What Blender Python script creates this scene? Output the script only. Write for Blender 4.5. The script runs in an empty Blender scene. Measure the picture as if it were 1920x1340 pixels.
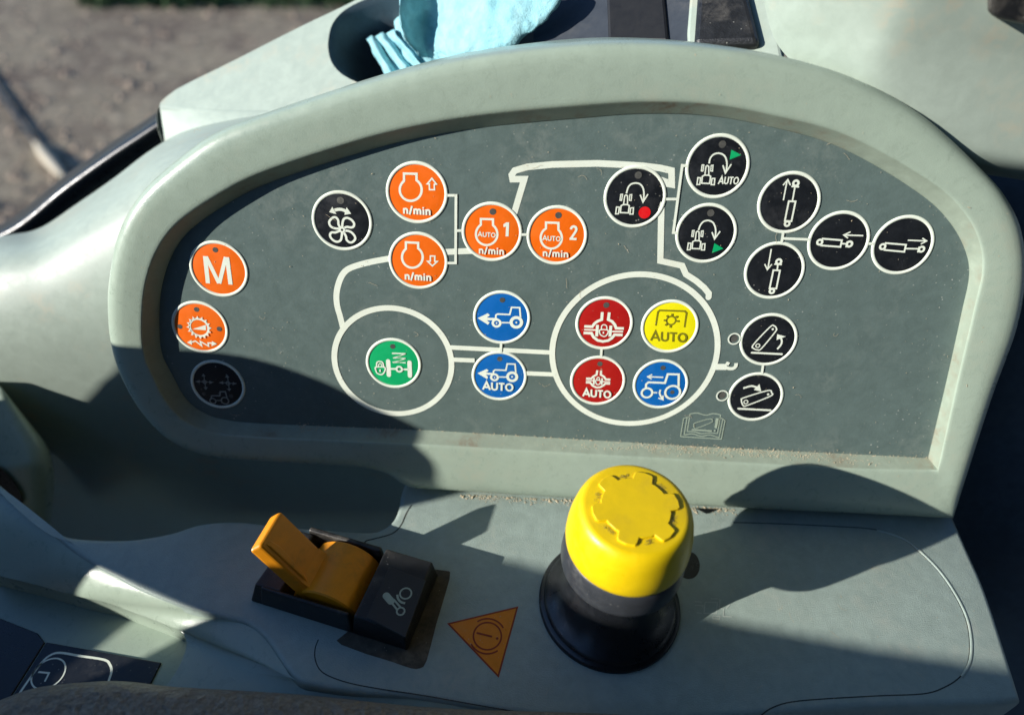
import bpy, bmesh, math, random
import numpy as np
from mathutils import Vector, Matrix, noise

random.seed(7)
SC = bpy.context.scene
C = SC.collection
MM = 0.001

# ------------------------------------------------------------------ camera
# The camera was solved from the printed circles of the keypad (all 16 mm across).
FPX, CX, CY = 1315.7, 960.0, 670.0
n_ = np.array([math.sin(0.02417), math.sin(-0.446106), math.cos(0.02417) * math.cos(-0.446106)])
n_ /= np.linalg.norm(n_)
D_ = 0.1799904                                   # camera to keypad plane, metres
NP = -n_
def _ray(x, y): return np.array([(x - CX) / FPX, (y - CY) / FPX, 1.0])
_e = np.array([.99845, .0555, -.0002]); _e -= NP * (_e @ NP); _e /= np.linalg.norm(_e)
_P = np.cross(NP, _e)
if _P[1] > 0: _P = -_P
TILT = math.radians(72)                          # keypad stands at 72 degrees on the deck
_U = math.cos(TILT) * NP + math.sin(TILT) * _P
R_ = np.stack([_e, np.cross(_U, _e), _U])        # camera axes -> world axes
_r0 = _ray(1240, 958)
O_ = _r0 * ((-D_ + .0026) / (_r0 @ NP))
CAM = -R_ @ O_
cam_d = bpy.data.cameras.new('camera'); cam = bpy.data.objects.new('camera', cam_d); C.objects.link(cam)
cx_, cy_, cz_ = R_ @ [1, 0, 0], R_ @ [0, -1, 0], R_ @ [0, 0, -1]
cam.matrix_world = Matrix(((cx_[0], cy_[0], cz_[0], CAM[0]), (cx_[1], cy_[1], cz_[1], CAM[1]),
                           (cx_[2], cy_[2], cz_[2], CAM[2]), (0, 0, 0, 1)))
cam_d.sensor_width = 36; cam_d.lens = 36 * FPX / 1920
cam_d.clip_start = 0.005; cam_d.clip_end = 200
cam_d.dof.use_dof = True; cam_d.dof.focus_distance = 0.188; cam_d.dof.aperture_fstop = 8.0
SC.camera = cam

# ------------------------------------------------------------------ light
TO_SUN = Vector((-62, -25, 26)).normalized()
w = bpy.data.worlds.new("World"); SC.world = w; w.use_nodes = True
wn = w.node_tree.nodes; wl = w.node_tree.links
sky = wn.new('ShaderNodeTexSky'); sky.sky_type = 'NISHITA'; sky.sun_disc = False
sky.sun_elevation = math.asin(TO_SUN.z); sky.sun_rotation = math.atan2(TO_SUN.x, TO_SUN.y)
sky.ozone_density = 6.0; sky.dust_density = 0.2; sky.air_density = 1.0
wl.new(sky.outputs[0], wn['Background'].inputs[0]); wn['Background'].inputs[1].default_value = 0.13
sd = bpy.data.lights.new('sun', 'SUN'); sun = bpy.data.objects.new('sun', sd); C.objects.link(sun)
sd.energy = 5.0; sd.angle = math.radians(0.55); sd.color = (1.0, .955, .885)
sun.rotation_euler = TO_SUN.to_track_quat('Z', 'Y').to_euler()
SC.view_settings.view_transform = 'Standard'; SC.view_settings.look = 'None'
SC.view_settings.exposure = 0.55; SC.view_settings.gamma = 1
SC.view_settings.use_curve_mapping = False
SC.render.engine = 'CYCLES'

# ------------------------------------------------------------------ pixel <-> place helpers (mm)
def G(x, y, z=0.0):                              # point at height z above the deck
    r = R_ @ _ray(x, y); t = (z * MM - CAM[2]) / r[2]
    return Vector((CAM + t * r) / MM)
PO = R_ @ (n_ * D_ - O_)                         # foot of the camera on the keypad plane (world, m)
PU = R_ @ _e; PV = R_ @ _P; PN = R_ @ NP
def PB(x, y, h=0.0):                             # point at height h above the keypad plane, world mm
    r = _ray(x, y); t = (-D_ + h * MM) / (r @ NP)
    return Vector((R_ @ (r * t - O_)) / MM)
def PP(x, y, h=0.0):                             # same in keypad coordinates (u, v, h) mm
    p = np.array(PB(x, y, h)) * MM - PO
    return (float(p @ PU) / MM, float(p @ PV) / MM, h)
def PW(u, v, h): return Vector((PO + (u * PU + v * PV + h * PN) * MM) / MM)
def PL(x, y, p0, nn):                            # point on the plane through p0 (mm) with normal nn
    r = R_ @ _ray(x, y); nn = np.array(nn, float); c = CAM / MM
    t = ((np.array(p0, float) - c) @ nn) / (r @ nn)
    return Vector(c + t * r)

# ------------------------------------------------------------------ object helpers
def tag(o, label=None, cat=None, group=None, kind=None):
    if label: o['label'] = label
    if cat: o['category'] = cat
    if group: o['group'] = group
    if kind: o['kind'] = kind
    return o
def thing(name, label, cat, loc=(0, 0, 0), mat=None, group=None):
    o = bpy.data.objects.new(name, None); C.objects.link(o)
    if mat is not None: o.matrix_world = mat
    else: o.location = Vector(loc) * MM
    o.empty_display_size = .01
    return tag(o, label, cat, group)
def build(name, verts, faces, m, parent=None, smooth=True, local=False, mods=(), sharp=None):
    """verts in mm. local=True: already in the parent's coordinates."""
    me = bpy.data.meshes.new(name)
    vs = [Vector(v) * MM for v in verts]
    if parent is not None and not local:
        inv = parent_inv(parent); vs = [inv @ v for v in vs]
    me.from_pydata([tuple(v) for v in vs], [], faces)
    bm = bmesh.new(); bm.from_mesh(me)
    bmesh.ops.recalc_face_normals(bm, faces=bm.faces) if sharp != 'keep' else None
    bm.to_mesh(me); bm.free()
    for p in me.polygons: p.use_smooth = smooth
    me.materials.append(m)
    o = bpy.data.objects.new(name, me); C.objects.link(o)
    if parent is not None: o.parent = parent
    return o
def full_matrix(o):
    m = o.matrix_basis.copy()
    while o.parent: o = o.parent; m = o.matrix_basis @ m
    return m
def parent_inv(p): return full_matrix(p).inverted()
def bev(o, wd, seg=2, ang=30):
    b = o.modifiers.new('b', 'BEVEL'); b.width = wd * MM; b.segments = seg; b.limit_method = 'ANGLE'; b.angle_limit = math.radians(ang)
    b.harden_normals = False
    return o
def subd(o, n=2):
    s = o.modifiers.new('s', 'SUBSURF'); s.levels = n; s.render_levels = n; return o
def autosmooth(o, ang=35):
    me = o.data; bm = bmesh.new(); bm.from_mesh(me)
    for e in bm.edges:
        if len(e.link_faces) == 2 and e.calc_face_angle(0) > math.radians(ang): e.smooth = False
    bm.to_mesh(me); bm.free(); return o

def catmull(pts, n=6, closed=False):
    P = [np.array(p, float) for p in pts]; out = []; N = len(P)
    segs = N if closed else N - 1
    for i in range(segs):
        if closed: a, b, c, d = P[(i - 1) % N], P[i], P[(i + 1) % N], P[(i + 2) % N]
        else: a, b, c, d = P[max(i - 1, 0)], P[i], P[i + 1], P[min(i + 2, N - 1)]
        for k in range(n):
            t = k / n
            out.append(tuple(.5 * ((2 * b) + (-a + c) * t + (2 * a - 5 * b + 4 * c - d) * t * t + (-a + 3 * b - 3 * c + d) * t ** 3)))
    if not closed: out.append(tuple(P[-1]))
    return out
def loft(rows, closed=False):
    """rows: equal-length point lists -> verts, faces"""
    V = [p for r in rows for p in r]; n = len(rows[0]); F = []
    for i in range(len(rows) - 1):
        for j in range(n if closed else n - 1):
            k = (j + 1) % n
            F.append((i * n + j, i * n + k, (i + 1) * n + k, (i + 1) * n + j))
    return V, F
def off2(poly, d, closed=True):                  # inset (+) of a 2D ccw/cw polygon by d along averaged normals
    n = len(poly); P = [np.array(p[:2], float) for p in poly]
    area = sum(P[i][0] * P[(i + 1) % n][1] - P[(i + 1) % n][0] * P[i][1] for i in range(n))
    s = 1 if area > 0 else -1; out = []
    for i in range(n):
        a = P[i] - P[i - 1]; b = P[(i + 1) % n] - P[i]
        a = a / (np.linalg.norm(a) + 1e-9); b = b / (np.linalg.norm(b) + 1e-9)
        na = np.array([-a[1], a[0]]) * s; nb = np.array([-b[1], b[0]]) * s
        m = na + nb; L = max(m @ m / 2, .35)
        out.append(tuple(P[i] + m / L * d))
    return out

class Flat:
    """printed marks: thin flat shapes on a plane, in (u, v) mm; every stroke lies 12 microns above the last"""
    def __init__(s, h): s.h = h; s.V = []; s.F = []; s.k = 0
    def _lvl(s): s.k += 1; return s.h + .012 * s.k
    def poly(s, pts):
        z = s._lvl(); b = len(s.V)
        s.V += [(p[0], p[1], z) for p in pts]; s.F.append(tuple(range(b, b + len(pts))))
    def stroke(s, pts, wd, closed=False, rnd=False):
        P = [np.array(p[:2], float) for p in pts]
        Q = [P[0]]
        for p in P[1:]:
            if np.linalg.norm(p - Q[-1]) > 1e-4: Q.append(p)
        if closed and np.linalg.norm(Q[0] - Q[-1]) < 1e-4: Q.pop()
        P = Q; n = len(P); L = []; Rr = []; h = wd / 2
        for i in range(n):
            if closed or 0 < i < n - 1:
                a = P[i] - P[i - 1]; b = P[(i + 1) % n] - P[i]
            elif i == 0: a = b = P[1] - P[0]
            else: a = b = P[-1] - P[-2]
            a = a / np.linalg.norm(a); b = b / np.linalg.norm(b)
            na = np.array([-a[1], a[0]]); nb = np.array([-b[1], b[0]]); m = na + nb
            mm = m @ m
            m = na if mm < .3 else m * 2 / mm
            L.append(P[i] + m * h); Rr.append(P[i] - m * h)
        z = s._lvl(); b0 = len(s.V)
        for l, r in zip(L, Rr): s.V += [(l[0], l[1], z), (r[0], r[1], z)]
        for i in range(n if closed else n - 1):
            j = (i + 1) % n
            s.F.append((b0 + 2 * i, b0 + 2 * i + 1, b0 + 2 * j + 1, b0 + 2 * j))
        if rnd and not closed:
            for e, q in ((P[0], P[1]), (P[-1], P[-2])):
                d = e - q; a0 = math.atan2(d[1], d[0])
                s.poly([(e[0] + h * math.cos(a0 + t), e[1] + h * math.sin(a0 + t)) for t in np.linspace(-math.pi / 2, math.pi / 2, 9)])
    def disc(s, c, r, n=32):
        s.poly([(c[0] + r * math.cos(2 * math.pi * i / n), c[1] + r * math.sin(2 * math.pi * i / n)) for i in range(n)])
    def ring(s, c, r, wd, n=40):
        s.stroke([(c[0] + r * math.cos(2 * math.pi * i / n), c[1] + r * math.sin(2 * math.pi * i / n)) for i in range(n)], wd, closed=True)
    def make(s, name, m, parent):
        return build(name, s.V, s.F, m, parent, smooth=False, local=True)

# stroke letters: cap height 1
def _arc(cx, cy, rx, ry, a0, a1, n=10): return [(cx + rx * math.cos(math.radians(a0 + (a1 - a0) * i / n)), cy + ry * math.sin(math.radians(a0 + (a1 - a0) * i / n))) for i in range(n + 1)]
GLY = {
 'A': (.86, [([(.02, 0), (.43, 1), (.84, 0)], 0), ([(.16, .33), (.70, .33)], 0)]),
 'U': (.74, [([(.08, 1), (.08, .32)] + _arc(.37, .32, .29, .26, 180, 360)[1:] + [(.66, .32), (.66, 1)], 0)]),
 'T': (.66, [([(0, .93), (.66, .93)], 0), ([(.33, .9), (.33, 0)], 0)]),
 'O': (.88, [(_arc(.44, .5, .37, .43, 0, 345, 23), 1)]),
 'n': (.56, [([(.09, .72), (.09, 0)], 0), ([(.09, .5)] + _arc(.27, .48, .18, .17, 165, 0, 6) + [(.45, 0)], 0)]),
 'm': (.86, [([(.09, .72), (.09, 0)], 0), ([(.09, .5)] + _arc(.26, .48, .16, .17, 165, 0, 6) + [(.42, 0)], 0), ([(.42, .5)] + _arc(.59, .48, .16, .17, 165, 0, 6) + [(.75, 0)], 0)]),
 'i': (.22, [([(.1, .68), (.1, 0)], 0), ([(.1, .8), (.1, .98)], 0)]),
 '/': (.34, [([(.02, -.08), (.3, 1.05)], 0)]),
}
def text(fl, s, bl, br, hv, wt=.15, gap=.1):
    """bl, br: baseline ends; hv: vector of one cap height; all (u, v) mm"""
    W = sum(GLY[c][0] for c in s) + gap * (len(s) - 1)
    bl, br, hv = (np.array(q, float) for q in (bl, br, hv))
    ux = (br - bl) / W; x = 0; H = np.linalg.norm(hv)
    for c in s:
        a, st = GLY[c]
        for pts, cl in st:
            fl.stroke([tuple(bl + ux * (x + p[0]) + hv * p[1]) for p in pts], wt * H, closed=bool(cl))
        x += a + gap

# ------------------------------------------------------------------ materials
def nt(name):
    m = bpy.data.materials.new(name); m.use_nodes = True
    return m, m.node_tree.nodes, m.node_tree.links, m.node_tree.nodes['Principled BSDF']
def mixc(N, L, fac, a, b, blend='MIX'):
    x = N.new('ShaderNodeMix'); x.data_type = 'RGBA'; x.blend_type = blend
    for sock, v in ((x.inputs[0], fac), (x.inputs[6], a), (x.inputs[7], b)):
        if hasattr(v, 'is_output'): L.new(v, sock)
        elif isinstance(v, (int, float)): sock.default_value = v
        else: sock.default_value = (*v, 1)
    return x.outputs[2]
def noi(N, L, scale, detail=4, rough=.6, coord=None, dist=0):
    t = N.new('ShaderNodeTexNoise'); t.inputs['Scale'].default_value = scale; t.inputs['Detail'].default_value = detail
    t.inputs['Roughness'].default_value = rough; t.inputs['Distortion'].default_value = dist
    if coord is not None: L.new(coord, t.inputs['Vector'])
    return t.outputs['Fac']
def rmp(N, L, src, lo, hi, v0=0., v1=1.):
    r = N.new('ShaderNodeMapRange'); r.inputs[1].default_value = lo; r.inputs[2].default_value = hi
    r.inputs[3].default_value = v0; r.inputs[4].default_value = v1; L.new(src, r.inputs[0]); return r.outputs[0]
def mth(N, L, op, a, b):
    r = N.new('ShaderNodeMath'); r.operation = op
    for s, v in ((r.inputs[0], a), (r.inputs[1], b)):
        if hasattr(v, 'is_output'): L.new(v, s)
        else: s.default_value = v
    return r.outputs[0]
def plastic(name, col, rough=.5, var=.10, grain=2600, bump=.25, dust=(.45, .40, .30), dustamt=.25, spec=.5, speck=0.0, bdist=.00006):
    m, N, L, B = nt(name)
    co = N.new('ShaderNodeNewGeometry').outputs['Position']
    big = noi(N, L, 45, 5, .6, co); mid = noi(N, L, 260, 4, .7, co, .4); fine = noi(N, L, grain, 2, .6, co)
    d = tuple(c * (1 - var * 1.6) for c in col); l = tuple(min(1, c * (1 + var)) for c in col)
    c1 = mixc(N, L, rmp(N, L, mid, .3, .7), d, l)
    c1 = mixc(N, L, rmp(N, L, big, .25, .75, 0, .5), c1, tuple(c * .86 for c in col))
    f = mth(N, L, 'MULTIPLY', rmp(N, L, big, .52, .72), rmp(N, L, mid, .42, .62))
    c1 = mixc(N, L, mth(N, L, 'MULTIPLY', f, dustamt), c1, dust)
    if speck:
        v = N.new('ShaderNodeTexVoronoi'); v.inputs['Scale'].default_value = 650; L.new(co, v.inputs['Vector'])
        sp = rmp(N, L, v.outputs['Distance'], .17, .06)
        sp = mth(N, L, 'MULTIPLY', sp, rmp(N, L, noi(N, L, 900, 1, .5, co), .5, .6)); sp = mth(N, L, 'MULTIPLY', sp, rmp(N, L, noi(N, L, 28, 3, .6, co), .42, .62, .12, 1.0))
        c1 = mixc(N, L, mth(N, L, 'MULTIPLY', sp, speck), c1, (.62, .62, .55))
    L.new(c1, B.inputs['Base Color'])
    L.new(rmp(N, L, mid, .3, .7, rough - .07, rough + .1), B.inputs['Roughness'])
    B.inputs['Specular IOR Level'].default_value = spec
    bp = N.new('ShaderNodeBump'); bp.inputs['Strength'].default_value = bump; bp.inputs['Distance'].default_value = bdist
    L.new(fine, bp.inputs['Height']); L.new(bp.outputs[0], B.inputs['Normal'])
    return m
GREY = (.348, .428, .342)
M = {
 'grey': plastic('grey_green_plastic', GREY, .30, .05, 3000, .5, bdist=.00008, dust=(.42, .36, .26), dustamt=.25),
 'deck': plastic('dusty_grey_plastic', (.345, .425, .38), .40, .10, 2700, .7, bdist=.00018, dust=(.45, .42, .34), dustamt=.5, speck=.55),
 'grey2': plastic('pale_grey_plastic', (.36, .425, .36), .45, .06, 2600, .3, dust=(.46, .36, .24), dustamt=.6),
 'panel': plastic('keypad_foil', (.116, .162, .150), .40, .09, 1600, .5, dust=(.26, .28, .24), dustamt=.3, speck=.7, spec=.4),
 'black': plastic('black_plastic', (.016, .017, .018), .36, .2, 2400, .8, dust=(.16, .145, .12), dustamt=.55, speck=.35, bdist=.0001),
 'rubber': plastic('black_rubber', (.010, .011, .013), .30, .2, 2500, .2, dust=(.05, .05, .05), dustamt=.25, speck=.08),
 'bface': plastic('black_print', (.012, .014, .017), .36, .2, 3500, .3, dust=(.09, .09, .09), dustamt=.25, speck=.5),
 'white': plastic('cream_print', (.84, .90, .76), .45, .04, 3500, .2, dust=(.55, .5, .36), dustamt=.3),
 'yellow': plastic('yellow_plastic', (.86, .60, .004), .34, .05, 2600, .35, dust=(.42, .28, .03), dustamt=.6, bdist=.00008),
 'amber': plastic('amber_plastic', (.93, .34, .008), .38, .07, 1800, .35, dust=(.25, .12, .02), dustamt=.55),
 'orange': plastic('orange_print', (.93, .155, .003), .40, .04, 3500, .2, dust=(.8, .25, .03), dustamt=.25),
 'blue': plastic('blue_print', (.003, .135, .47), .40, .05, 3500, .2, dust=(.06, .2, .4), dustamt=.2),
 'red': plastic('red_print', (.45, .009, .008), .40, .06, 3500, .2, dust=(.4, .06, .04), dustamt=.2),
 'green': plastic('green_print', (.004, .42, .14), .40, .05, 3500, .2, dust=(.05, .35, .15), dustamt=.2),
 'yprint': plastic('yellow_print', (.92, .83, .004), .42, .03, 3500, .2, dust=(.8, .7, .05), dustamt=.2),
 'olive': plastic('olive_print', (.22, .20, .008), .45, .05, 3500, .2, dustamt=.05),
 'redp': plastic('bright_red_print', (.80, .008, .012), .4, .04, 3500, .1, dustamt=.05),
 'led': plastic('clear_led_window', (.10, .10, .09), .25, .2, 3500, .3, dust=(.25, .24, .2), dustamt=.6),
 'book': plastic('pale_green_print', (.38, .46, .36), .5, .08, 3500, .2, dustamt=.05),
 'leather': None, 'dark': plastic('dark_interior_plastic', (.07, .10, .13), .6, .2, 900, .5, dust=(.1, .1, .09), dustamt=.4),
 'grime': plastic('brown_grime', (.10, .085, .06), .85, .35, 1500, .6, dust=(.26, .24, .18), dustamt=.9),
 'sticker': plastic('orange_sticker', (.85, .26, .008), .32, .07, 3000, .3, dust=(.5, .28, .1), dustamt=.5, speck=.4),
 'stred': plastic('dark_red_print', (.30, .03, .005), .5, .06, 3500, .1, dustamt=.1),
 'lip': plastic('grimy_lip', (.31, .37, .29), .55, .1, 2800, .3, dust=(.20, .13, .08), dustamt=.9),
 'collar': plastic('dark_grey_collar', (.040, .044, .050), .36, .12, 2600, .6, dust=(.12, .12, .11), dustamt=.4, speck=.3),
 'plate': plastic('symbol_plate', (.026, .027, .026), .5, .15, 3000, .4, dust=(.09, .085, .07), dustamt=.5, speck=.4),
 'seam': plastic('dirty_seam', (.03, .034, .03), .7, .3, 2500, .2, dust=(.2, .16, .1), dustamt=.4),
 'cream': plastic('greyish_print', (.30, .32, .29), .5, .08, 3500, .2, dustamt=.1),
}

# ================================================================== KEYPAD
PM = Matrix(((PU[0], PV[0], PN[0], PO[0]), (PU[1], PV[1], PN[1], PO[1]), (PU[2], PV[2], PN[2], PO[2]), (0, 0, 0, 1)))
# bezel trace: (panel edge, lip, outer edge)
BZ = [((1740,858),(1758,880),(1787,971)), ((1772,725),(1795,712),(1858,750)), ((1802,590),(1826,580),(1905,620)), ((1817,515),(1842,502),(1923,520)),
 ((1808,465),(1832,442),(1916,437)), ((1780,416),(1802,392),(1889,376)), ((1736,372),(1755,348),(1846,324)), ((1649,315),(1663,291),(1736,223)),
 ((1561,271),(1572,248),(1620,158)), ((1474,245),(1480,223),(1510,120)), ((1342,219),(1345,197),(1370,92)), ((1211,214),(1211,191),(1210,80)),
 ((1080,223),(1077,199),(1060,85)), ((900,240),(893,217),(860,112)), ((760,264),(750,243),(700,152)), ((640,297),(628,277),(560,196)),
 ((502,344),(488,325),(415,247)), ((430,380),(410,365),(335,300)), ((358,430),(338,415),(262,367)), ((322,480),(298,466),(222,440)),
 ((303,540),(275,530),(204,530)), ((299,600),(268,600),(203,600)), ((303,660),(271,660),(211,658)), ((324,704),(289,707),(230,712)),
 ((350,749),(316,757),(265,772)), ((385,775),(352,791),(316,823)), ((425,787),(400,810),(385,853)), ((480,793),(480,818),(480,863)),
 ((640,800),(640,825),(650,873)), ((720,803),(718,829),(722,886)), ((790,806),(785,832),(768,912)), ((850,809),(847,835),(850,919)),
 ((1300,836),(1298,861),(1290,946)), ((1600,851),(1600,877),(1610,962))]
A0 = catmull([b[0] for b in BZ] + [BZ[0][0]], 5)[:-1]
A1 = catmull([b[1] for b in BZ] + [BZ[0][1]], 5)[:-1]
A3 = catmull([b[2] for b in BZ] + [BZ[0][2]], 5)[:-1]

pad = thing('control_keypad', 'dark grey-green membrane keypad with coloured round buttons inside the raised bezel', 'control panel', mat=PM)
rim = [PP(x, y, 0) for x, y in A0]
out = [(x, y, 0.0) for x, y in off2(rim, -1.2)]
build('faceplate', [(p[0], p[1], 0) for p in out] + [(p[0], p[1], -1.5) for p in out],
      [tuple(range(len(out)))] + [(i, (i + 1) % len(out), len(out) + (i + 1) % len(out), len(out) + i) for i in range(len(out))],
      M['panel'], pad, smooth=False, local=True)

# tractor outline and connecting lines
fl = Flat(.02)
def px(pts, n=0, closed=False):
    if n: pts = catmull(pts, n, closed)
    return [PP(x, y)[:2] for x, y in pts]
TL = 1.62
fl.stroke(px([(735,484),(695,491),(660,501),(645,511),(636,528),(631,550),(632,572),(638,594),(643,614)], 4), TL)
fl.stroke(px([(830,472.5),(886,470.3)]), TL)
fl.stroke(px([(964,400),(983,336),(961,336),(959.5,328),(965,320),(988.8,313),(1036,308.5),(1120,306.5),(1162,308.5),(1204,311),(1237,315),(1259,320),(1259.5,346),(1243,343)]), TL)
fl.stroke(px([(1235,334),(1252,340)]), 1.0)
fl.stroke(px([(1240,384),(1238,489),(1279,498),(1286,514),(1306,527),(1320.5,539.4),(1329,550),(1328.4,557)]), TL, rnd=True)
def wheel(x0, x1, y0, y1):
    P = [PP(*q)[:2] for q in (((x0), (y0 + y1) / 2), (x1, (y0 + y1) / 2), ((x0 + x1) / 2, y0), ((x0 + x1) / 2, y1))]
    P = np.array(P); c = P.mean(0); r = np.mean(np.linalg.norm(P - c, axis=1)); return c, r
for q in ((622, 852, 574.6, 780.4), (1031.6, 1347.6, 511, 802.5)):
    c, r = wheel(*q); fl.ring(c, r - TL / 2, TL, 96)
fl.stroke(px([(840,650.5),(1038,660.6)]), 1.35); fl.stroke(px([(847,673.5),(890,675.3)]), 1.35); fl.stroke(px([(984,699),(1042,701.5)]), 1.35)
fl.stroke(px([(1339,687),(1362,687.3)]), 1.9)
fl.stroke(px([(1358,687),(1366,690),(1374,690),(1379,686),(1380,680)], 3), 1.0); fl.stroke(px([(1361,679.5),(1367,682)]), 1.0)
for ln in ([(838,366),(855,366.2),(854.3,492.7),(838,492.7)], [(855,432),(868,432)], [(977,439.4),(990,439.4)], [(1127.6,653),(1126.6,670)],
           [(1287,310.5),(1278.8,310),(1262,435.8),(1268,436.4)], [(1248.5,373),(1270,373)], [(1467.8,436),(1464.4,456)], [(1466.7,446.5),(1518,448.6)],
           [(1628,456.3),(1637,456.3)], [(1429.8,684),(1427.8,700)], [(939.5,643),(938.8,661)]):
    fl.stroke(px(ln), .68)
for cxy in ((1375.9, 634.2), (1353.7, 740.5)): fl.ring(PP(*cxy)[:2], 1.6, .38)
fl.make('tractor_outline', M['white'], pad)
fl = Flat(.012)
for cxy in ((1375.9, 634.2), (1353.7, 740.5)): fl.disc(PP(*cxy)[:2], 1.1)
fl.make('status_window', M['led'], pad)

# manual (book) pictogram
def crop(ox, oy, sc=10.308):
    return lambda x, y: PP(ox + x / sc, oy + y / sc)[:2]
def lines(fl, f, st, k):
    for s in st:
        pts, wd = s[0], s[1]; opt = s[2] if len(s) > 2 else ''
        cl = 'c' in opt
        if 's' in opt: pts = catmull(pts, 5, cl)
        fl.stroke([f(*p) for p in pts], wd * k, closed=cl, rnd='r' in opt)
K = 1 / 10.308 / 7.25
fb = crop(1255, 740); fl = Flat(.02)
lines(fl, fb, [([(400,365),(540,350),(700,390),(850,360),(990,385)], 20, 's'), ([(400,365),(345,705)], 20), ([(345,705),(480,710),(620,745),(780,730),(930,745)], 20, 's'),
  ([(990,385),(930,745)], 20), ([(345,425),(285,770)], 20), ([(285,770),(450,750),(620,795),(780,770),(960,825)], 20, 's'), ([(1035,455),(960,825)], 20),
  ([(275,450),(215,800)], 20), ([(215,800),(1005,850)], 20), ([(1075,490),(1005,850)], 20), ([(275,450),(385,415)], 18), ([(1000,440),(1075,490)], 18),
  ([(470,580),(500,535),(780,458),(830,488),(800,530),(530,635),(475,622)], 18, 'sc'), ([(440,665),(810,690)], 32, 'r')], K)
fl.poly([fb(*p) for p in ((895, 440), (955, 445), (915, 635), (870, 630))]); fl.disc(fb(872, 682), 22 * K)
fl.make('manual_symbol', M['book'], pad)

BUT = {  # crop origin, ring bbox, colour, label
 'M': ((345,440),(354.5,466.7,451.5,556.6),'orange','orange button with a white letter M'),
 'gear': ((315,555),(321.5,429,564.4,661.6),'orange','orange button with a cogwheel, a wedge and three indicator lights'),
 'cross': ((345,660),(357.3,460.2,674.8,765.5),'black','black button with two arrow crosses above a small tractor, in shadow'),
 'fan': ((575,350),(583.9,699.6,356.9,470.9),'black','black button with a four-bladed fan under a double arrow'),
 'nup': ((715,295),(723.5,840.4,301.7,420.4),'orange','orange n/min button with an engine and an up arrow'),
 'ndn': ((720,425),(728.7,840.4,434.5,542.6),'orange','orange n/min button with an engine and a down arrow'),
 'a1': ((858,370),(866,979.4,378,491.1),'orange','orange AUTO n/min button with the number 1'),
 'a2': ((980,375),(987.7,1101.4,385.2,497.1),'orange','orange AUTO n/min button with the number 2'),
 'b1': ((875,530),(887.5,994.8,545,645),'blue','blue button with a tractor pulled by an arrow, without writing'),
 'b2': ((875,640),(885,988,659.4,749.2),'blue','blue button with a tractor pulled by an arrow above the word AUTO'),
 'green': ((675,615),(685.8,790.9,633.5,727.9),'green','green button with an axle, a spring and a padlock'),
 'r1': ((1070,540),(1079,1187.5,555.7,655.7),'red','red button with a large differential lock symbol'),
 'r2': ((1055,650),(1069,1173,667.5,759),'red','red button with a small differential lock symbol above the word AUTO'),
 'y': ((1190,545),(1201,1311,562,661.6),'yprint','yellow button with a cogwheel under a frame and the word AUTO'),
 'b3': ((1175,655),(1185.5,1292,673.4,766),'blue','blue button with a big-wheeled tractor inside the large printed wheel'),
 'rd': ((1125,305),(1131.5,1250,310,428),'black','black button with a turning tractor and a red dot'),
 'ra': ((1280,245),(1285,1406.3,250.9,372.9),'black','black button with a turning tractor, a green triangle and AUTO'),
 'rl': ((1260,375),(1265.7,1382.9,380.7,493.9),'black','black button with a turning tractor and a green triangle, without writing'),
 'cu': ((1415,315),(1419.7,1539.2,321.5,438.3),'black','black button with an upright cylinder and an up arrow'),
 'cd': ((1388,445),(1394.2,1510,453,561.2),'black','black button with an upright cylinder and a down arrow'),
 'cl': ((1508,388),(1514.8,1630.2,395.5,507.3),'black','black button with a lying cylinder and a left arrow'),
 'cr': ((1628,396),(1633.9,1751,403.9,514.8),'black','black button with a lying cylinder and a right arrow'),
 'hu': ((1350,570),(1385.5,1496.7,586.6,686.3),'black','black button with a lift arm swinging up'),
 'hd': ((1350,570),(1363.3,1470.1,697.4,789.7),'black','black button with a lift arm swinging down'),
}
LED = {'M': [(608,290,52)], 'gear': [(555,255,50),(235,585,48),(995,630,50)], 'cross': [(915,845,44),(390,800,40)], 'fan': [(655,265,70)], 'a1': [(680,275,62)], 'a2': [(690,293,62)],
 'b1': [(690,330,52)], 'b2': [(638,333,50)], 'green': [(632,350,50)], 'r1': [(688,325,58)], 'r2': [(718,325,50)], 'b3': [(700,350,50),(880,820,42)],
 'rd': [(738,240,70)], 'ra': [(765,262,70)], 'rl': [(745,248,70)], 'y': []}
def bowl(cx, cy, rx, ry, x0, x1, yt0, yt1):
    a0 = math.degrees(math.acos((x1 - cx) / rx)); a1 = math.degrees(math.acos((x0 - cx) / rx))
    arc = [(cx + rx * math.cos(math.radians(t)), cy - ry * math.sin(math.radians(t))) for t in np.linspace(a0, -360 + a1, 26)]
    return [(x0, yt0), (x1, yt1)] + arc
def turn(dx, dy, s=1):                           # tractor seen from above + bent arrow
    q = lambda P: [(x * s + dx, y * s + dy) for x, y in P]
    return [(q([(455,800),(475,640),(500,622),(530,640),(530,800)]), 24), (q([(405,830),(445,808),(530,808),(565,830),(545,968),(392,962)]), 26, 'c'),
            (q([(400,610),(435,608),(415,728),(385,725)]), 20, 'c'), (q([(575,620),(612,614),(600,730),(565,725)]), 20, 'c'),
            (q([(318,855),(372,858),(355,985),(300,988)]), 24, 'c'), (q([(590,872),(645,868),(635,990),(575,990)]), 24, 'c')]
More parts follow.
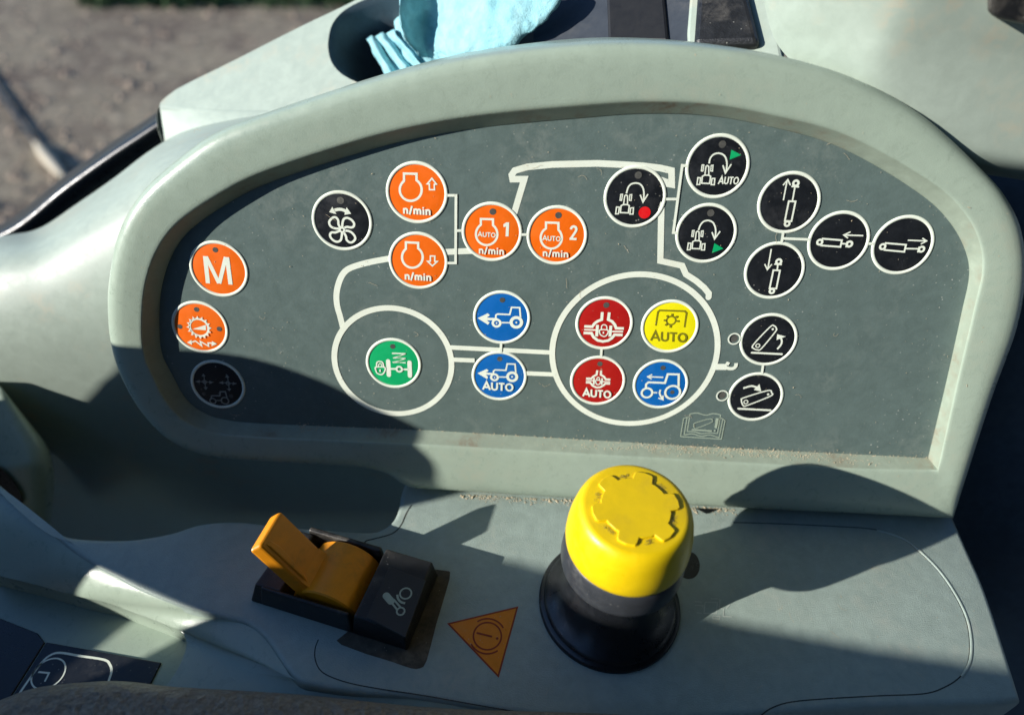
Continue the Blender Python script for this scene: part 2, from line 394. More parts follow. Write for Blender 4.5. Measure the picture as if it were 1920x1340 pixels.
ICON = {
 'M': dict(l=[([(412,412),(468,935)], 82), ([(432,420),(682,935)], 76), ([(688,935),(812,430)], 76), ([(838,430),(905,958)], 82)]),
 'gear': dict(p=[[(480,632),(735,552),(740,655)], [(375,890),(460,840),(470,935)], [(950,918),(855,862),(848,960)]],
              l=[([(440,892),(535,862),(655,955),(630,870),(790,962),(780,900),(880,905)], 26)]),
 'cross': dict(l=[([(250,560),(565,575)], 16), ([(385,430),(430,715)], 16), ([(700,582),(1020,598)], 16), ([(845,450),(885,735)], 16),
                  ([(530,900),(540,835),(700,835),(705,757),(805,757),(840,880)], 26, ''), ([(630,925),(735,925)], 24)],
               p=[[(225,560),(310,530),(310,590)], [(575,575),(500,545),(495,608)], [(380,405),(345,460),(425,460)], [(432,722),(385,670),(465,665)],
                  [(675,580),(765,550),(765,612)], [(1030,598),(950,565),(945,628)], [(838,425),(800,480),(885,480)], [(888,745),(835,695),(920,690)]],
               r=[(408,565,34,20), (860,590,36,20), (568,930,58,24), (802,925,72,24)]),
 'fan': dict(l=[([(520,478),(565,446),(645,436),(720,452),(775,490)], 60, 's'),
                ([(655,790),(620,730),(612,650),(575,597),(520,590),(455,645),(438,700),(470,765),(540,800),(630,810)], 44, 's'),
                ([(690,775),(697,690),(725,620),(790,600),(870,640),(920,710),(905,770),(850,785),(780,775),(720,800)], 44, 's'),
                ([(745,850),(800,850),(870,880),(930,950),(940,1010),(890,1065),(830,1070),(775,1020),(765,960),(720,880)], 44, 's'),
                ([(640,850),(560,880),(490,880),(455,920),(470,980),(530,1040),(600,1060),(660,1030),(680,960),(690,870)], 44, 's')],
             p=[[(440,490),(500,386),(578,528)], [(865,520),(775,392),(733,540)]], r=[(688,830,42,36)]),
 'nup': dict(l=[(bowl(570,625,212,215,440,682,312,318), 44, 'c'), ([(980,405),(1065,515),(1025,520),(1028,625),(932,622),(930,515),(890,512)], 27, 'c')],
             t=[('n/min', (425,1085), (958,1115), (-5,-150), .24)]),
 'ndn': dict(l=[(bowl(550,585,200,205,425,662,298,310), 44, 'c'), ([(898,562),(985,565),(982,665),(1030,668),(938,755),(845,665),(898,662)], 27, 'c')],
             t=[('n/min', (405,1015), (918,1045), (-4,-140), .24)]),
 'a1': dict(l=[(bowl(562,708,208,212,450,685,415,422), 42, 'c')], p=[[(885,520),(940,480),(998,482),(985,752),(928,750),(936,562),(886,572)]],
            t=[('AUTO', (392,752), (735,772), (0,-90), .20), ('n/min', (412,1082), (898,1105), (0,-132), .22)]),
 'a2': dict(l=[(bowl(552,728,205,208,450,690,432,440), 42, 'c'), ([(935,565),(945,528),(985,508),(1028,530),(1035,580),(1000,640),(938,735)], 46, 's'), ([(905,745),(1042,752)], 44)],
            t=[('AUTO', (386,775), (732,794), (0,-92), .20), ('n/min', (388,1082), (882,1105), (0,-132), .22)]),
 'b1': dict(l=[([(1040,665),(1025,478),(868,472),(832,610),(598,600),(566,620),(560,700)], 32), ([(670,765),(845,768)], 28)],
            p=[[(212,678),(410,585),(450,622),(390,668),(600,680),(600,722),(390,718),(445,765),(412,806)]], r=[(960,760,100,60), (578,772,72,46)], d=[(960,762,18), (580,772,16)]),
 'b2': dict(l=[([(950,600),(935,432),(785,426),(757,552),(548,543),(520,565),(515,630)], 29), ([(620,680),(775,682)], 26)],
            p=[[(210,608),(390,525),(425,560),(370,595),(540,605),(540,640),(370,635),(415,680),(395,720)]], r=[(880,675,88,54), (538,685,64,42)], d=[(878,675,18), (540,688,14)],
            t=[('AUTO', (312,918), (898,955), (0,-148), .22)]),
 'green': dict(l=[([(546,632),(560,900)], 84, 'r'), ([(958,655),(968,915)], 84, 'r'), ([(585,780),(700,780)], 38), ([(825,788),(935,790)], 38),
                  ([(622,478),(885,486),(640,570),(885,578),(632,655),(885,662)], 28), ([(312,745),(478,748),(482,820),(440,880),(390,886),(332,855),(308,800)], 26, 'sc'),
                  ([(325,745),(330,660),(380,634),(440,655),(465,745)], 24, 's'), ([(362,745),(366,692),(395,676),(424,700),(428,745)], 18, 's'), ([(390,790),(394,835)], 28)],
               r=[(763,783,54,38)]),
 'r1': dict(l=[([(610,460),(598,605),(520,635),(460,680),(415,740),(262,735)], 54), ([(745,465),(726,605),(800,640),(850,700),(878,770),(1026,775)], 54),
               ([(258,798),(490,805)], 32), ([(780,832),(1012,836)], 32), ([(248,860),(400,865),(440,940),(520,1002),(620,1024),(720,1008),(800,955),(845,895),(1002,900)], 54),
               ([(518,705),(500,925)], 56), ([(776,718),(756,932)], 56), ([(592,800),(600,722),(645,700),(692,728),(698,800)], 22, 's'),
               ([(565,800),(715,806),(712,870),(672,920),(620,922),(566,880)], 24, 'sc'), ([(632,835),(630,872)], 28)]),
 'r2': dict(l=[([(668,448),(655,532),(590,568),(552,608),(452,605)], 40), ([(742,450),(736,535),(795,570),(832,622),(920,626)], 40), ([(452,645),(612,648)], 24), ([(760,665),(914,668)], 24),
               ([(448,682),(532,684),(580,744),(645,778),(720,775),(785,740),(822,702),(914,706)], 40), ([(608,590),(600,722)], 32), ([(762,600),(752,722)], 32),
               ([(640,642),(725,645),(720,700),(680,722),(645,700)], 22, 'sc'), ([(655,642),(665,592),(690,580),(710,600),(712,645)], 20, 's')],
            t=[('AUTO', (388,945), (928,985), (3,-142), .22)]),
 'y': dict(l=[([(408,670),(448,405),(482,374),(965,390),(1000,425),(962,702)], 36)], r=[(703,570,88,34)],
           t=[('AUTO', (305,955), (1002,992), (8,-180), .20)], rays=(703,570,100,148,8,38)),
 'b3': dict(l=[([(705,532),(405,521)], 28), ([(492,475),(402,520),(480,566)], 24), ([(370,728),(374,665),(420,627),(738,640),(792,470),(1004,475),(1000,725)], 42),
               ([(498,825),(588,827)], 30), ([(648,770),(636,850),(690,950)], 34, 's'), ([(608,930),(700,962),(698,880)], 26)], r=[(390,830,104,42), (885,820,146,44)]),
 'rd': dict(l=turn(0, 0) + [([(508,592),(540,480),(600,412),(690,392),(770,412),(825,480),(845,580),(840,745)], 30, 's'), ([(775,618),(828,758),(925,604)], 27)]),
 'ra': dict(l=turn(-28, 52, 1.0) + [([(505,632),(530,530),(600,455),(700,435),(790,472),(836,550),(850,650),(836,790)], 30, 's'), ([(773,668),(820,818),(935,645)], 27)],
            t=[('AUTO', (680,1028), (1062,1034), (26,-142), .17)]),
 'rl': dict(l=turn(-2, -14, .985) + [([(508,578),(545,480),(610,410),(700,392),(785,430),(830,520),(840,610),(828,735)], 30, 's'), ([(768,616),(818,748),(925,600)], 27)]),
 'cu': dict(l=[([(550,622),(622,245)], 26), ([(542,332),(636,222),(685,332)], 25), ([(655,640),(785,645),(705,1025),(577,1020)], 34, 'c'), ([(725,630),(772,365)], 28), ([(706,352),(852,362)], 32)],
            r=[(790,292,50,44), (622,1072,46,42)]),
 'cd': dict(l=[([(595,222),(530,598)], 28), ([(468,512),(520,620),(606,514)], 25), ([(635,630),(762,636),(692,985),(562,980)], 34, 'c'), ([(708,625),(722,520)], 30), ([(652,512),(798,520)], 30)],
            r=[(738,465,48,44), (605,1032,44,42)]),
 'cl': dict(l=[([(1135,552),(765,540)], 28), ([(890,478),(757,538),(838,600)], 25), ([(350,610),(722,640),(692,768),(322,740)], 34, 'c'), ([(710,705),(805,708)], 30), ([(828,660),(800,775)], 30)],
            r=[(865,712,50,44), (292,675,48,42)]),
 'cr': dict(l=[([(758,558),(1115,572)], 27), ([(1040,518),(1122,572),(1008,632)], 25), ([(330,612),(722,645),(688,780),(307,745)], 34, 'c'), ([(710,718),(955,722)], 29), ([(978,680),(948,792)], 30)],
            r=[(1020,730,50,42), (270,680,50,42)]),
 'hu': dict(sc=5.826, l=[([(362,440),(545,246),(590,236),(613,262),(600,302),(452,480),(410,497),(368,482)], 15, 'sc'), ([(345,527),(672,543)], 23, 'r'),
                         ([(622,488),(662,440),(672,395),(655,358)], 20, 's')], p=[[(622,325),(715,350),(615,388)]], r=[(410,450,22,11)], d=[(573,270,13)]),
 'hd': dict(sc=5.826, l=[([(232,1045),(262,1018),(520,940),(562,965),(550,1000),(300,1100),(252,1104)], 15, 'sc'), ([(198,1137),(548,1155)], 23, 'r'),
                         ([(252,914),(340,890),(408,908)], 22, 's')], p=[[(428,868),(448,948),(368,932)]], r=[(280,1063,22,11)], d=[(523,980,13)]),
}
for key, (org, bb, colr, lab) in BUT.items():
    q = PP((bb[0] + bb[1]) / 2, (bb[2] + bb[3]) / 2)
    # perspective centre correction: mean of the four extreme points
    P4 = np.array([PP(bb[0], (bb[2] + bb[3]) / 2)[:2], PP(bb[1], (bb[2] + bb[3]) / 2)[:2], PP((bb[0] + bb[1]) / 2, bb[2])[:2], PP((bb[0] + bb[1]) / 2, bb[3])[:2]])
    c = P4.mean(0)
    col = M['bface'] if colr == 'black' else M[colr]
    n = 64; V = []; F = []
    for rr, hh in ((7.25, .035), (6.6, .10), (4.5, .15), (2, .17)):
        V += [(c[0] + rr * math.cos(2 * math.pi * i / n), c[1] + rr * math.sin(2 * math.pi * i / n), hh) for i in range(n)]
    for k in range(3):
        F += [(k * n + i, k * n + (i + 1) % n, (k + 1) * n + (i + 1) % n, (k + 1) * n + i) for i in range(n)]
    F.append(tuple(range(3 * n, 4 * n)))
    b = build('button', V, F, col, pad, local=True); tag(b, lab)
    V, F = loft([[(c[0] + rr * math.cos(2 * math.pi * i / 72), c[1] + rr * math.sin(2 * math.pi * i / 72), hh) for i in range(72)] for rr, hh in ((7.1, .05), (7.2, .19), (7.4, .25), (7.7, .25), (7.9, .19), (8.0, .0))], True)
    build('button_ring', V, F, M['white'], b, local=True)
    ic = ICON[key]; sc = ic.get('sc', 10.308); f = crop(*org, sc); k = 1 / sc / ((bb[1] - bb[0]) / 16.0)
    fl = Flat(.17)
    lines(fl, f, ic.get('l', []), k)
    for p in ic.get('p', []): fl.poly([f(*t) for t in p])
    for r in ic.get('r', []): fl.ring(f(r[0], r[1]), r[2] * k, r[3] * k)
    for r in ic.get('d', []): fl.disc(f(r[0], r[1]), r[2] * k, 16)
    for t in ic.get('t', []):
        bl = np.array(f(*t[1])); br = np.array(f(*t[2])); hv = np.array(f(t[1][0] + t[3][0], t[1][1] + t[3][1])) - bl
        text(fl, t[0], bl, br, hv, t[4])
    if 'rays' in ic:
        x, y, r0, r1, nn, wd = ic['rays']; cc = np.array(f(x, y))
        for i in range(nn):
            if i == 5: continue
            a = 2 * math.pi * i / nn + math.pi / 2; d = np.array([math.cos(a), math.sin(a)])
            fl.stroke([cc + d * r0 * k, cc + d * r1 * k], wd * k)
    if key == 'gear':
        cc = np.array(f(607, 600)); fl.ring(cc, 2.62, .58)
        for i in range(16):
            a = 2 * math.pi * i / 16; da = .14
            fl.poly([cc + np.array([math.cos(a - da), math.sin(a - da)]) * 2.8, cc + np.array([math.cos(a), math.sin(a)]) * 3.55, cc + np.array([math.cos(a + da), math.sin(a + da)]) * 2.8])
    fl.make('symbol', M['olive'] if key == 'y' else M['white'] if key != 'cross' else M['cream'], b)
    for (x, y, r) in LED.get(key, []):
        fl = Flat(.165); fl.disc(f(x, y), r * k, 28); fl.make('indicator_light', M['led'], b)
    if key == 'rd': fl = Flat(.17); fl.disc(f(860, 962), 118 * k); fl.make('red_dot', M['redp'], b)
    if key == 'ra': fl = Flat(.17); fl.poly([f(*t) for t in ((938,368),(1128,470),(905,558))]); fl.make('green_triangle', M['green'], b)
    if key == 'rl': fl = Flat(.17); fl.poly([f(*t) for t in ((815,830),(990,935),(770,1022))]); fl.make('green_triangle', M['green'], b)

# ================================================================== CONSOLE: bezel and deck
con = thing('armrest_console', 'grey-green plastic tractor armrest console with a raised keypad bezel and flat front deck', 'console')
def lerp2(a, b, t): return [(p[0] + (q[0] - p[0]) * t, p[1] + (q[1] - p[1]) * t) for p, q in zip(a, b)]
rows = []
for pts, h in ((A0, -.6), (A0, .05), (lerp2(A0, A1, .08), .35), (lerp2(A0, A1, .5), 1.9), (lerp2(A0, A1, .88), 3.35), (lerp2(A1, A3, .0), 3.85), (lerp2(A1, A3, .025), 4.1), (lerp2(A1, A3, .07), 4.25), (lerp2(A1, A3, .14), 4.34), (lerp2(A1, A3, .3), 4.5),
               (lerp2(A1, A3, .55), 4.75), (lerp2(A1, A3, .75), 4.8), (lerp2(A1, A3, .87), 4.5), (lerp2(A1, A3, .94), 4.0), (lerp2(A1, A3, .98), 3.3), (A3, 2.5)):
    rows.append([PP(x, y, h) for x, y in pts])
last = rows[-1]
for d, h in ((-.35, 1.2), (-.45, -1.0), (-.5, -26)):
    o2 = off2(last, d); rows.append([(p[0], p[1], h) for p in o2])
V, F = loft(rows, True)
bz = build('bezel', [PW(*v) for v in V], F, M['grey'], con); autosmooth(bz, 60); bz.data.materials.append(M['lip'])
for p in bz.data.polygons[:len(A0) * 5]: p.material_index = 1

def slab(name, outline, zs, m, parent, inset, autos=45):
    """outline in world mm (x, y); zs: list of (inset, z) from the top rim outwards"""
    rows = []
    for ins, z in zs:
        rows.append([(p[0], p[1], z) for p in off2(outline, ins)])
    V, F = loft(rows, True); F += fill2(rows[0])
    return autosmooth(build(name, V, F, m, parent), autos)
def fill2(poly):
    bm = bmesh.new(); vs = [bm.verts.new(Vector(p)) for p in poly]; n = len(vs)
    bmesh.ops.triangle_fill(bm, use_beauty=True, edges=[bm.edges.new((vs[i], vs[(i + 1) % n])) for i in range(n)])
    bm.verts.index_update(); F = [tuple(v.index for v in f.verts) for f in bm.faces]; bm.free(); return F
def gpx(pts, z=0, n=5, closed=False): return [tuple(G(x, y, z)[:2]) for x, y in (catmull(pts, n, closed) if n else pts)]
CREST = [(-40,905),(0,926),(70,980),(131,1030),(175,1059),(219,1082),(262,1105),(350,1140),(423,1158),(466,1172),(496,1196),(519,1228),(539,1257),(560,1277),(592,1286),(661,1297),(780,1308),(900,1327),(1013,1342),(1100,1352)]
BACK = [(760,900),(752,925),(748,948),(738,972),(720,988),(690,996),(600,990),(520,984),(450,976),(379,980),(321,997),(248,1009),(175,1009),(125,1003),(87,984),(40,945),(0,908),(-40,880)]
dk = gpx(BACK, 0, 5) + gpx(CREST, 0, 5) + gpx([(1250,1352),(1440,1336),(1560,1328),(1700,1322),(1880,1317)], 0, 4) + gpx([(1916,1313),(1893,1240),(1850,1110),(1815,1030),(1795,985),(1786,965)], 0, 3)
dk += [tuple(PW(*PP(x, y, -6))[:2]) for x, y in ((1786, 950), (1300, 930), (860, 900))]
deck = slab('deck', dk, [(1.6, 0), (.8, -.15), (.25, -.6), (0, -1.4), (-.1, -3), (-.2, -85)], M['deck'], con, 0)

# seams drawn as real shallow inlays
fl = Flat(.01)
def gp(pts, n=5): return [tuple(G(x, y, 0)[:2]) for x, y in catmull(pts, n)]
SEAM = [(1375,979),(1450,981),(1560,986),(1640,992),(1690,1008),(1730,1040),(1765,1078),(1795,1125),(1812,1165),(1818,1205),(1815,1240),(1800,1268),(1770,1288),(1730,1300),(1640,1304),(1500,1313),(1450,1325),(1425,1342)]
fl.stroke(gp(SEAM), .32)
fl.make('seam', M['seam'], con); fl = Flat(.01)
fl.stroke(gp([(597,1198),(591,1215),(591,1235),(600,1255),(620,1268),(660,1281),(720,1292),(800,1304),(900,1322),(1000,1339)]), .30)
fl.make('seam', M['seam'], con); fl = Flat(.01)
fl.stroke(gp([(772,946),(762,962),(752,984),(735,1000),(700,1010),(686,1014),(681,1024)]), .42)
fl.make('seam', M['seam'], con)
P = [np.array(p) for p in gp([(x + 3.5, y + .5) for x, y in SEAM[3:12]])]; rows = [[] for _ in range(6)]
for i, p in enumerate(P):
    t = P[min(i + 1, len(P) - 1)] - P[max(i - 1, 0)]; t /= np.linalg.norm(t); nn = np.array([-t[1], t[0]])
    for j in range(6):
        q = math.pi * j / 5; rows[j].append((*(p + nn * .42 * math.cos(q)), .26 * math.sin(q)))
V, F = loft(rows); build('seam_edge', V, F, M['deck'], con)

# sloping shoulder below the crest, and the sunken rim beside the little keypad
CR2 = [(-40,1068),(0,1079),(73,1097),(143,1117),(204,1131),(262,1152),(321,1175),(340,1184),(350,1204),(340,1240),(321,1272),(300,1300),(285,1330),(270,1370)]
crest_r = catmull([(-40,905),(0,926),(70,980),(131,1030),(175,1059),(219,1082),(262,1105),(350,1140),(423,1158),(466,1172),(496,1196),(519,1228),(539,1257),(560,1277),(661,1297),(780,1310),(900,1330),(1013,1345)], 5)
def resamp(pts, n):
    P = np.array(pts, float); s = np.r_[0, np.cumsum(np.linalg.norm(np.diff(P, axis=0), axis=1))]
    t = np.linspace(0, s[-1], n); return list(zip(np.interp(t, s, P[:, 0]), np.interp(t, s, P[:, 1])))
c1 = resamp(crest_r[:len(crest_r)], 70); c2 = resamp(catmull(CR2, 6), 70)
# match: left ends together, right end of the crest with the lower end of the crease
R1 = [G(x, y, -.9) for x, y in c1]; R3 = [G(x, y, -9) for x, y in c2]
rows = [R1]
for t, sag in ((.12, .5), (.4, .9), (.75, .5), (.93, .1)):
    rows.append([a.lerp(b, t) + Vector((0, 0, sag)) for a, b in zip(R1, R3)])
rows.append(R3)
rows.append([p + Vector((.25, .5, -1.0)) for p in R3]); rows.append([p + Vector((.3, .7, -7)) for p in R3]); rows.append([p + Vector((.3, .7, -16)) for p in R3])
V, F = loft(rows); autosmooth(build('shoulder', V, F, M['grey'], con), 50)

# lower side body behind the bezel
def pbrow(pts, h, n=5): return [PB(x, y, h) for x, y in catmull(pts, n)]
rows = [pbrow([(-120,470),(0,443),(72,429),(143,383),(215,333),(285,280),(360,240),(500,200)], -80),
        pbrow([(-120,482),(0,454),(76,439),(148,393),(222,345),(295,293),(375,258),(510,230)], -48),
        pbrow([(-120,510),(0,480),(84,462),(158,418),(238,372),(318,325),(400,300),(530,280)], -33),
        pbrow([(-120,600),(0,560),(80,545),(170,520),(260,490),(350,460),(450,440),(560,430)], -27.5),
        pbrow([(-120,700),(0,680),(80,670),(170,660),(300,650),(400,650),(500,650),(600,650)], -24),
        pbrow([(-120,850),(0,850),(80,850),(170,850),(300,850),(440,850),(600,860),(760,870)], -44),
        pbrow([(-120,1060),(0,1060),(80,1060),(170,1060),(300,1050),(440,1040),(620,1030),(820,1000)], -95)]
V, F = loft(rows); o = build('side_body', V, F, M['grey2'], con); subd(o, 2)

# dark rounded grip hump at the left edge with its black gap
rows = []
prof = [(-70,716),(-20,714),(0,722),(24,752),(60,797),(87,833),(98,865),(102,895),(101,925),(98,960),(92,1000)]
base = catmull(prof, 4)
for dx, hh in ((0, -45), (-1, -22), (-5, -18), (-18, -15), (-45, -13.5), (-80, -13), (-130, -13)):
    rows.append([PB(x + dx, y + dx * -.15, -25.5 + (hh + 25.5) * min(1, max(.0, (y - 716) / 150)) if hh > -40 else hh) for x, y in base])
V, F = loft(rows); build('side_hump', V, F, M['grey'], con)
rows = []
for k, hh in ((0, 3.2), (1, 3.6)):
    pass
gap = catmull([(-60,860),(-10,870),(12,888),(32,912),(43,940),(36,940),(15,925),(-10,905),(-60,880)], 4)
build('gap', [PB(x, y, -12.0) for x, y in gap] + [PB(x, y, -16.0) for x, y in gap], [tuple(range(len(gap)))] + [(i, (i + 1) % len(gap), len(gap) + (i + 1) % len(gap), len(gap) + i) for i in range(len(gap))], M['rubber'], con, smooth=False)  # black sheet stands for the shade inside the crevice

# slot beside the knob
fl = Flat(.01); sl = [G(x, y, 0) for x, y in catmull([(1300,1036),(1309,1046),(1312,1060),(1309,1074),(1300,1083),(1285,1084),(1270,1070),(1272,1048),(1285,1036)], 4, True)]
fl.poly([p[:2] for p in sl]); fl.make('slot', M['rubber'], con)  # flat black sheet in place of the dark inside the hole
fl = Flat(.35); fl.poly([G(*p)[:2] for p in ((1302,953),(1346,955),(1324,964))]); fl.make('notch', M['rubber'], con)  # flat black triangle, paints the darkness of a small gap
# worn tractor mark printed on the deck
fl = Flat(.01)
for p in ([(1322,1128),(1345,1129),(1343,1150),(1320,1149),(1322,1128)], [(1303,1127),(1316,1128)], [(1303,1134),(1320,1135)], [(1306,1148),(1316,1149)], [(1337,1154),(1350,1155),(1349,1160),(1336,1159),(1337,1154)],
          [(1350,1123),(1349,1140),(1357,1141)], [(1357,1141),(1356,1155),(1372,1156)], [(1333,1122),(1345,1122)], [(1368,1133),(1361,1141)]):
    fl.stroke([tuple(G(x, y, 0)[:2]) for x, y in p], .28)
fl.make('worn_mark', plastic('faded_print', (.5, .56, .5), .5), con)

# ================================================================== KNOB
KC = G(1142, 1129, 0)
knob = thing('push_switch', 'yellow gear-topped push knob on a black rubber boot', 'knob', KC)
def lathe(name, prof, m, parent, n=96, ang=40, s=.985):
    rows = [[(r * s * math.cos(2 * math.pi * i / n), r * s * math.sin(2 * math.pi * i / n), z * s) for i in range(n)] for r, z in prof if r > 0]
    V, F = loft(rows, True)
    if prof[-1][0] <= 0: F.append(tuple(range(len(V) - n, len(V))))
    return autosmooth(build(name, V, F, m, parent, local=True), ang)
boot = [(19.9, 0), (19.9, .9), (19.5, 1.4), (18.6, 1.8), (18.4, 2.4), (17.5, 3.0), (15.5, 4.4), (13.9, 6.6), (12.3, 9.5), (11.3, 13), (10.8, 17), (10.9, 20), (12.2, 21.6)]
lathe('boot', boot, M['rubber'], knob)
lathe('collar', [(12, 21), (13.6, 21.6), (15.0, 22.4), (15.7, 23.3), (15.9, 24.6), (15.75, 28), (15.35, 31.2), (14.9, 32.0), (14.2, 32.3)], M['collar'], knob)
cap = lathe('cap', [(14.3, 31.6), (14.95, 31.9), (15.35, 32.5), (15.55, 34), (15.45, 37), (15.1, 40), (14.5, 43), (14.0, 44.6), (13.3, 45.8), (12.5, 46.4), (11.8, 46.5), (4, 46.6), (0, 46.6)], M['yellow'], knob)
# raised gear on the cap: outline with 7 teeth
gp_ = []; NT = 6
for i in range(NT):
    a = 2 * math.pi * i / NT + .23
    for da, r in ((-.40, 8.7), (-.30, 8.6), (-.23, 10.4), (-.19, 10.9), (0, 11.05), (.19, 10.9), (.23, 10.4), (.30, 8.6), (.40, 8.7)):
        gp_.append((r * math.cos(a + da), r * math.sin(a + da)))
gp_ = [(x * .965, y * .965) for x, y in gp_]
rows = [[(x, y, 46.0) for x, y in off2(gp_, -.06)], [(x, y, 46.95) for x, y in gp_], [(x, y, 47.08) for x, y in off2(gp_, .16)]]
V, F = loft(rows, True); F += [tuple(i + 2 * len(gp_) for i in f) for f in fill2(rows[2])]
V = [(x * .985, y * .985, z * .985) for x, y, z in V]
build('gear_emblem', V, F, M['yellow'], cap, smooth=False, local=True)
# grit caught in the gaps between the teeth
V = []; F = []
for i in range(260):
    k_ = random.randrange(6); a = 2 * math.pi * (k_ + .5) / 6 + .23 + random.gauss(0, .10); r = random.uniform(8.9, 10.3) * .95
    c = (r * math.cos(a), r * math.sin(a)); q = random.uniform(.05, .12); b_ = len(V)
    V += [(c[0] - q, c[1] - q, 45.97), (c[0] + q, c[1] - q, 45.97), (c[0], c[1] + q, 45.97), (c[0], c[1], 45.97 + q)]
    F += [(b_, b_ + 1, b_ + 3), (b_ + 1, b_ + 2, b_ + 3), (b_ + 2, b_, b_ + 3)]
build('grit', V, F, M['grime'], cap, smooth=False, local=True)['kind'] = 'stuff'

# ================================================================== LEVER SWITCH
A = np.array(G(465, 1134)[:2]); Bc = np.array(G(769, 1231)[:2]); Cc = np.array(G(840, 1076)[:2])
ax = (Bc - A); Ls = float(np.linalg.norm(ax)); ax /= Ls; ay = np.array([-ax[1], ax[0]]); Wd = float((Cc - Bc) @ ay)
sw = thing('lever_switch', 'amber paddle lever in a black housing beside the orange triangle sticker', 'lever switch',
           mat=Matrix(((ax[0], ay[0], 0, A[0] * MM), (ax[1], ay[1], 0, A[1] * MM), (0, 0, 1, 0), (0, 0, 0, 1))))
print('SWITCH', Ls, Wd)
def SWL(px_, py_, z):
    p = G(px_, py_, z); q = np.array(p[:2]) - A; return (float(q @ ax), float(q @ ay), z)
for nm, q in (('tipTR', (525,955,22)), ('tipBL', (487,1025,22)), ('tipL', (464,1030,20)), ('plateTL', (730,1063,8)), ('plateTR', (799,1089,8)), ('plateBR', (760,1195,8)), ('plateBL', (687,1158,8)),
              ('drumR', (700,1060,7)), ('drumB', (668,1145,7)), ('drumTop', (627,1042,7)), ('pivL', (590,1118,8)), ('rimBackL', (617,1010,8)), ('rimFL', (500,1114,6)), ('rimCorner', (727,1040,8)), ('leftTop', (495,1071,6))):
    print(nm, [round(v, 1) for v in SWL(*q)])
H = 8.5
def prism(pts, z0, z1, ins=0.0):
    n = len(pts); P2 = off2(pts, ins) if ins else pts
    return [(x, y, z0) for x, y in pts] + [(x, y, z1) for x, y in P2], [tuple(range(n, 2 * n)), tuple(reversed(range(n)))] + [(i, (i + 1) % n, n + (i + 1) % n, n + i) for i in range(n)]
def multi(name, parts, m, parent, bv=.6, smooth=True):
    V = []; F = []
    for v, f in parts:
        b = len(V); V += v; F += [tuple(i + b for i in q) for q in f]
    o = build(name, V, F, m, parent, local=True, smooth=False)
    return bev(o, bv, 3) if bv else o
W0 = Wd
# housing: end block right, two side walls, low block left
e = 1.2
multi('housing', [
   prism([(Ls * .64, e), (Ls - e, e), (Ls - e, W0 - e), (Ls * .64, W0 - e)], 0, H, 1.0),
   prism([(e + 2, e), (Ls * .645, e), (Ls * .645, 4.2), (e + 2, 4.2)], 0, H - .8, 1.0),
   prism([(e + 6, W0 - 4.0), (Ls * .645, W0 - 4.0), (Ls * .645, W0 - e), (e + 6, W0 - e)], 0, H - .4, .7),
   prism([(0, 1.2), (Ls * .24, 1.2), (Ls * .24, W0 - 2), (2, W0 - 2)], 0, H - 1.2, 1.8),
   prism([(Ls * .2, 4), (Ls * .65, 4), (Ls * .65, W0 - 4), (Ls * .2, W0 - 4)], 0, 1.5)], M['black'], sw, 1.0)
# dirt skirt around the foot
sk = gpx([(842,1070),(843,1085),(818,1170),(800,1238),(788,1252),(770,1252),(735,1240),(640,1208),(650,1185),(780,1100),(800,1065)], 0, 2)
fl = Flat(.004); fl.poly(sk); gr = fl.make('grime_patch', M['grime'], con)
# symbol plate
pl = [SWL(730,1063,H)[:2], SWL(799,1089,H)[:2], SWL(760,1195,H)[:2], SWL(687,1158,H)[:2]]
x0, x1 = min(p[0] for p in pl), max(p[0] for p in pl); y0, y1 = min(p[1] for p in pl), max(p[1] for p in pl)
print('PLATE', x0, x1, y0, y1, pl)
plate = multi('symbol_plate', [prism([tuple(p) for p in (pl[3], pl[2], pl[1], pl[0])], H - .5, H + .35)], M['plate'], sw, .15)
fs = lambda x, y: SWL(440 + x / 3.623, 930 + y / 3.623, H + .35)[:2]
fl = Flat(H + .36)
lines(fl, fs, [([(1030,675),(1062,712)], 46, 'r'), ([(1060,715),(1108,775)], 12), ([(1080,700),(1130,757)], 12), ([(1105,668),(1110,695),(1130,718),(1158,726)], 14, 's'), ([(1088,680),(1095,705),(1118,735),(1145,745)], 0.1, 's')][:4], 1 / 3.623 / 6.6)
fl.ring(fs(1162, 660), 36 / 3.623 / 6.6, 8 / 3.623 / 6.6 * 1.3); fl.ring(fs(1128, 781), 24 / 3.623 / 6.6, 8 / 3.623 / 6.6 * 1.3)
fl.make('lever_symbol', M['book'], plate)
# drum
yc0, yc1 = 4.6, W0 - 4.4
xc = Ls * .44; rd = Ls * .205
V = []; F = []; nn = 26
for j, y in enumerate((yc0, yc0 + .4, (yc0 + yc1) / 2, yc1 - .4, yc1)):
    rr = rd - (.4 if j in (0, 4) else 0)
    V += [(xc + rr * math.cos(math.pi * i / nn), y, 0.2 + (rr - .2) * math.sin(math.pi * i / nn)) for i in range(nn + 1)]
V2, F2 = V, []
for j in range(4):
    for i in range(nn): F2.append((j * (nn + 1) + i, j * (nn + 1) + i + 1, (j + 1) * (nn + 1) + i + 1, (j + 1) * (nn + 1) + i))
F2 += [tuple(range(nn + 1)), tuple(range(4 * (nn + 1), 5 * (nn + 1)))]
drum = autosmooth(build('drum', V2, F2, M['amber'], sw, local=True), 40)
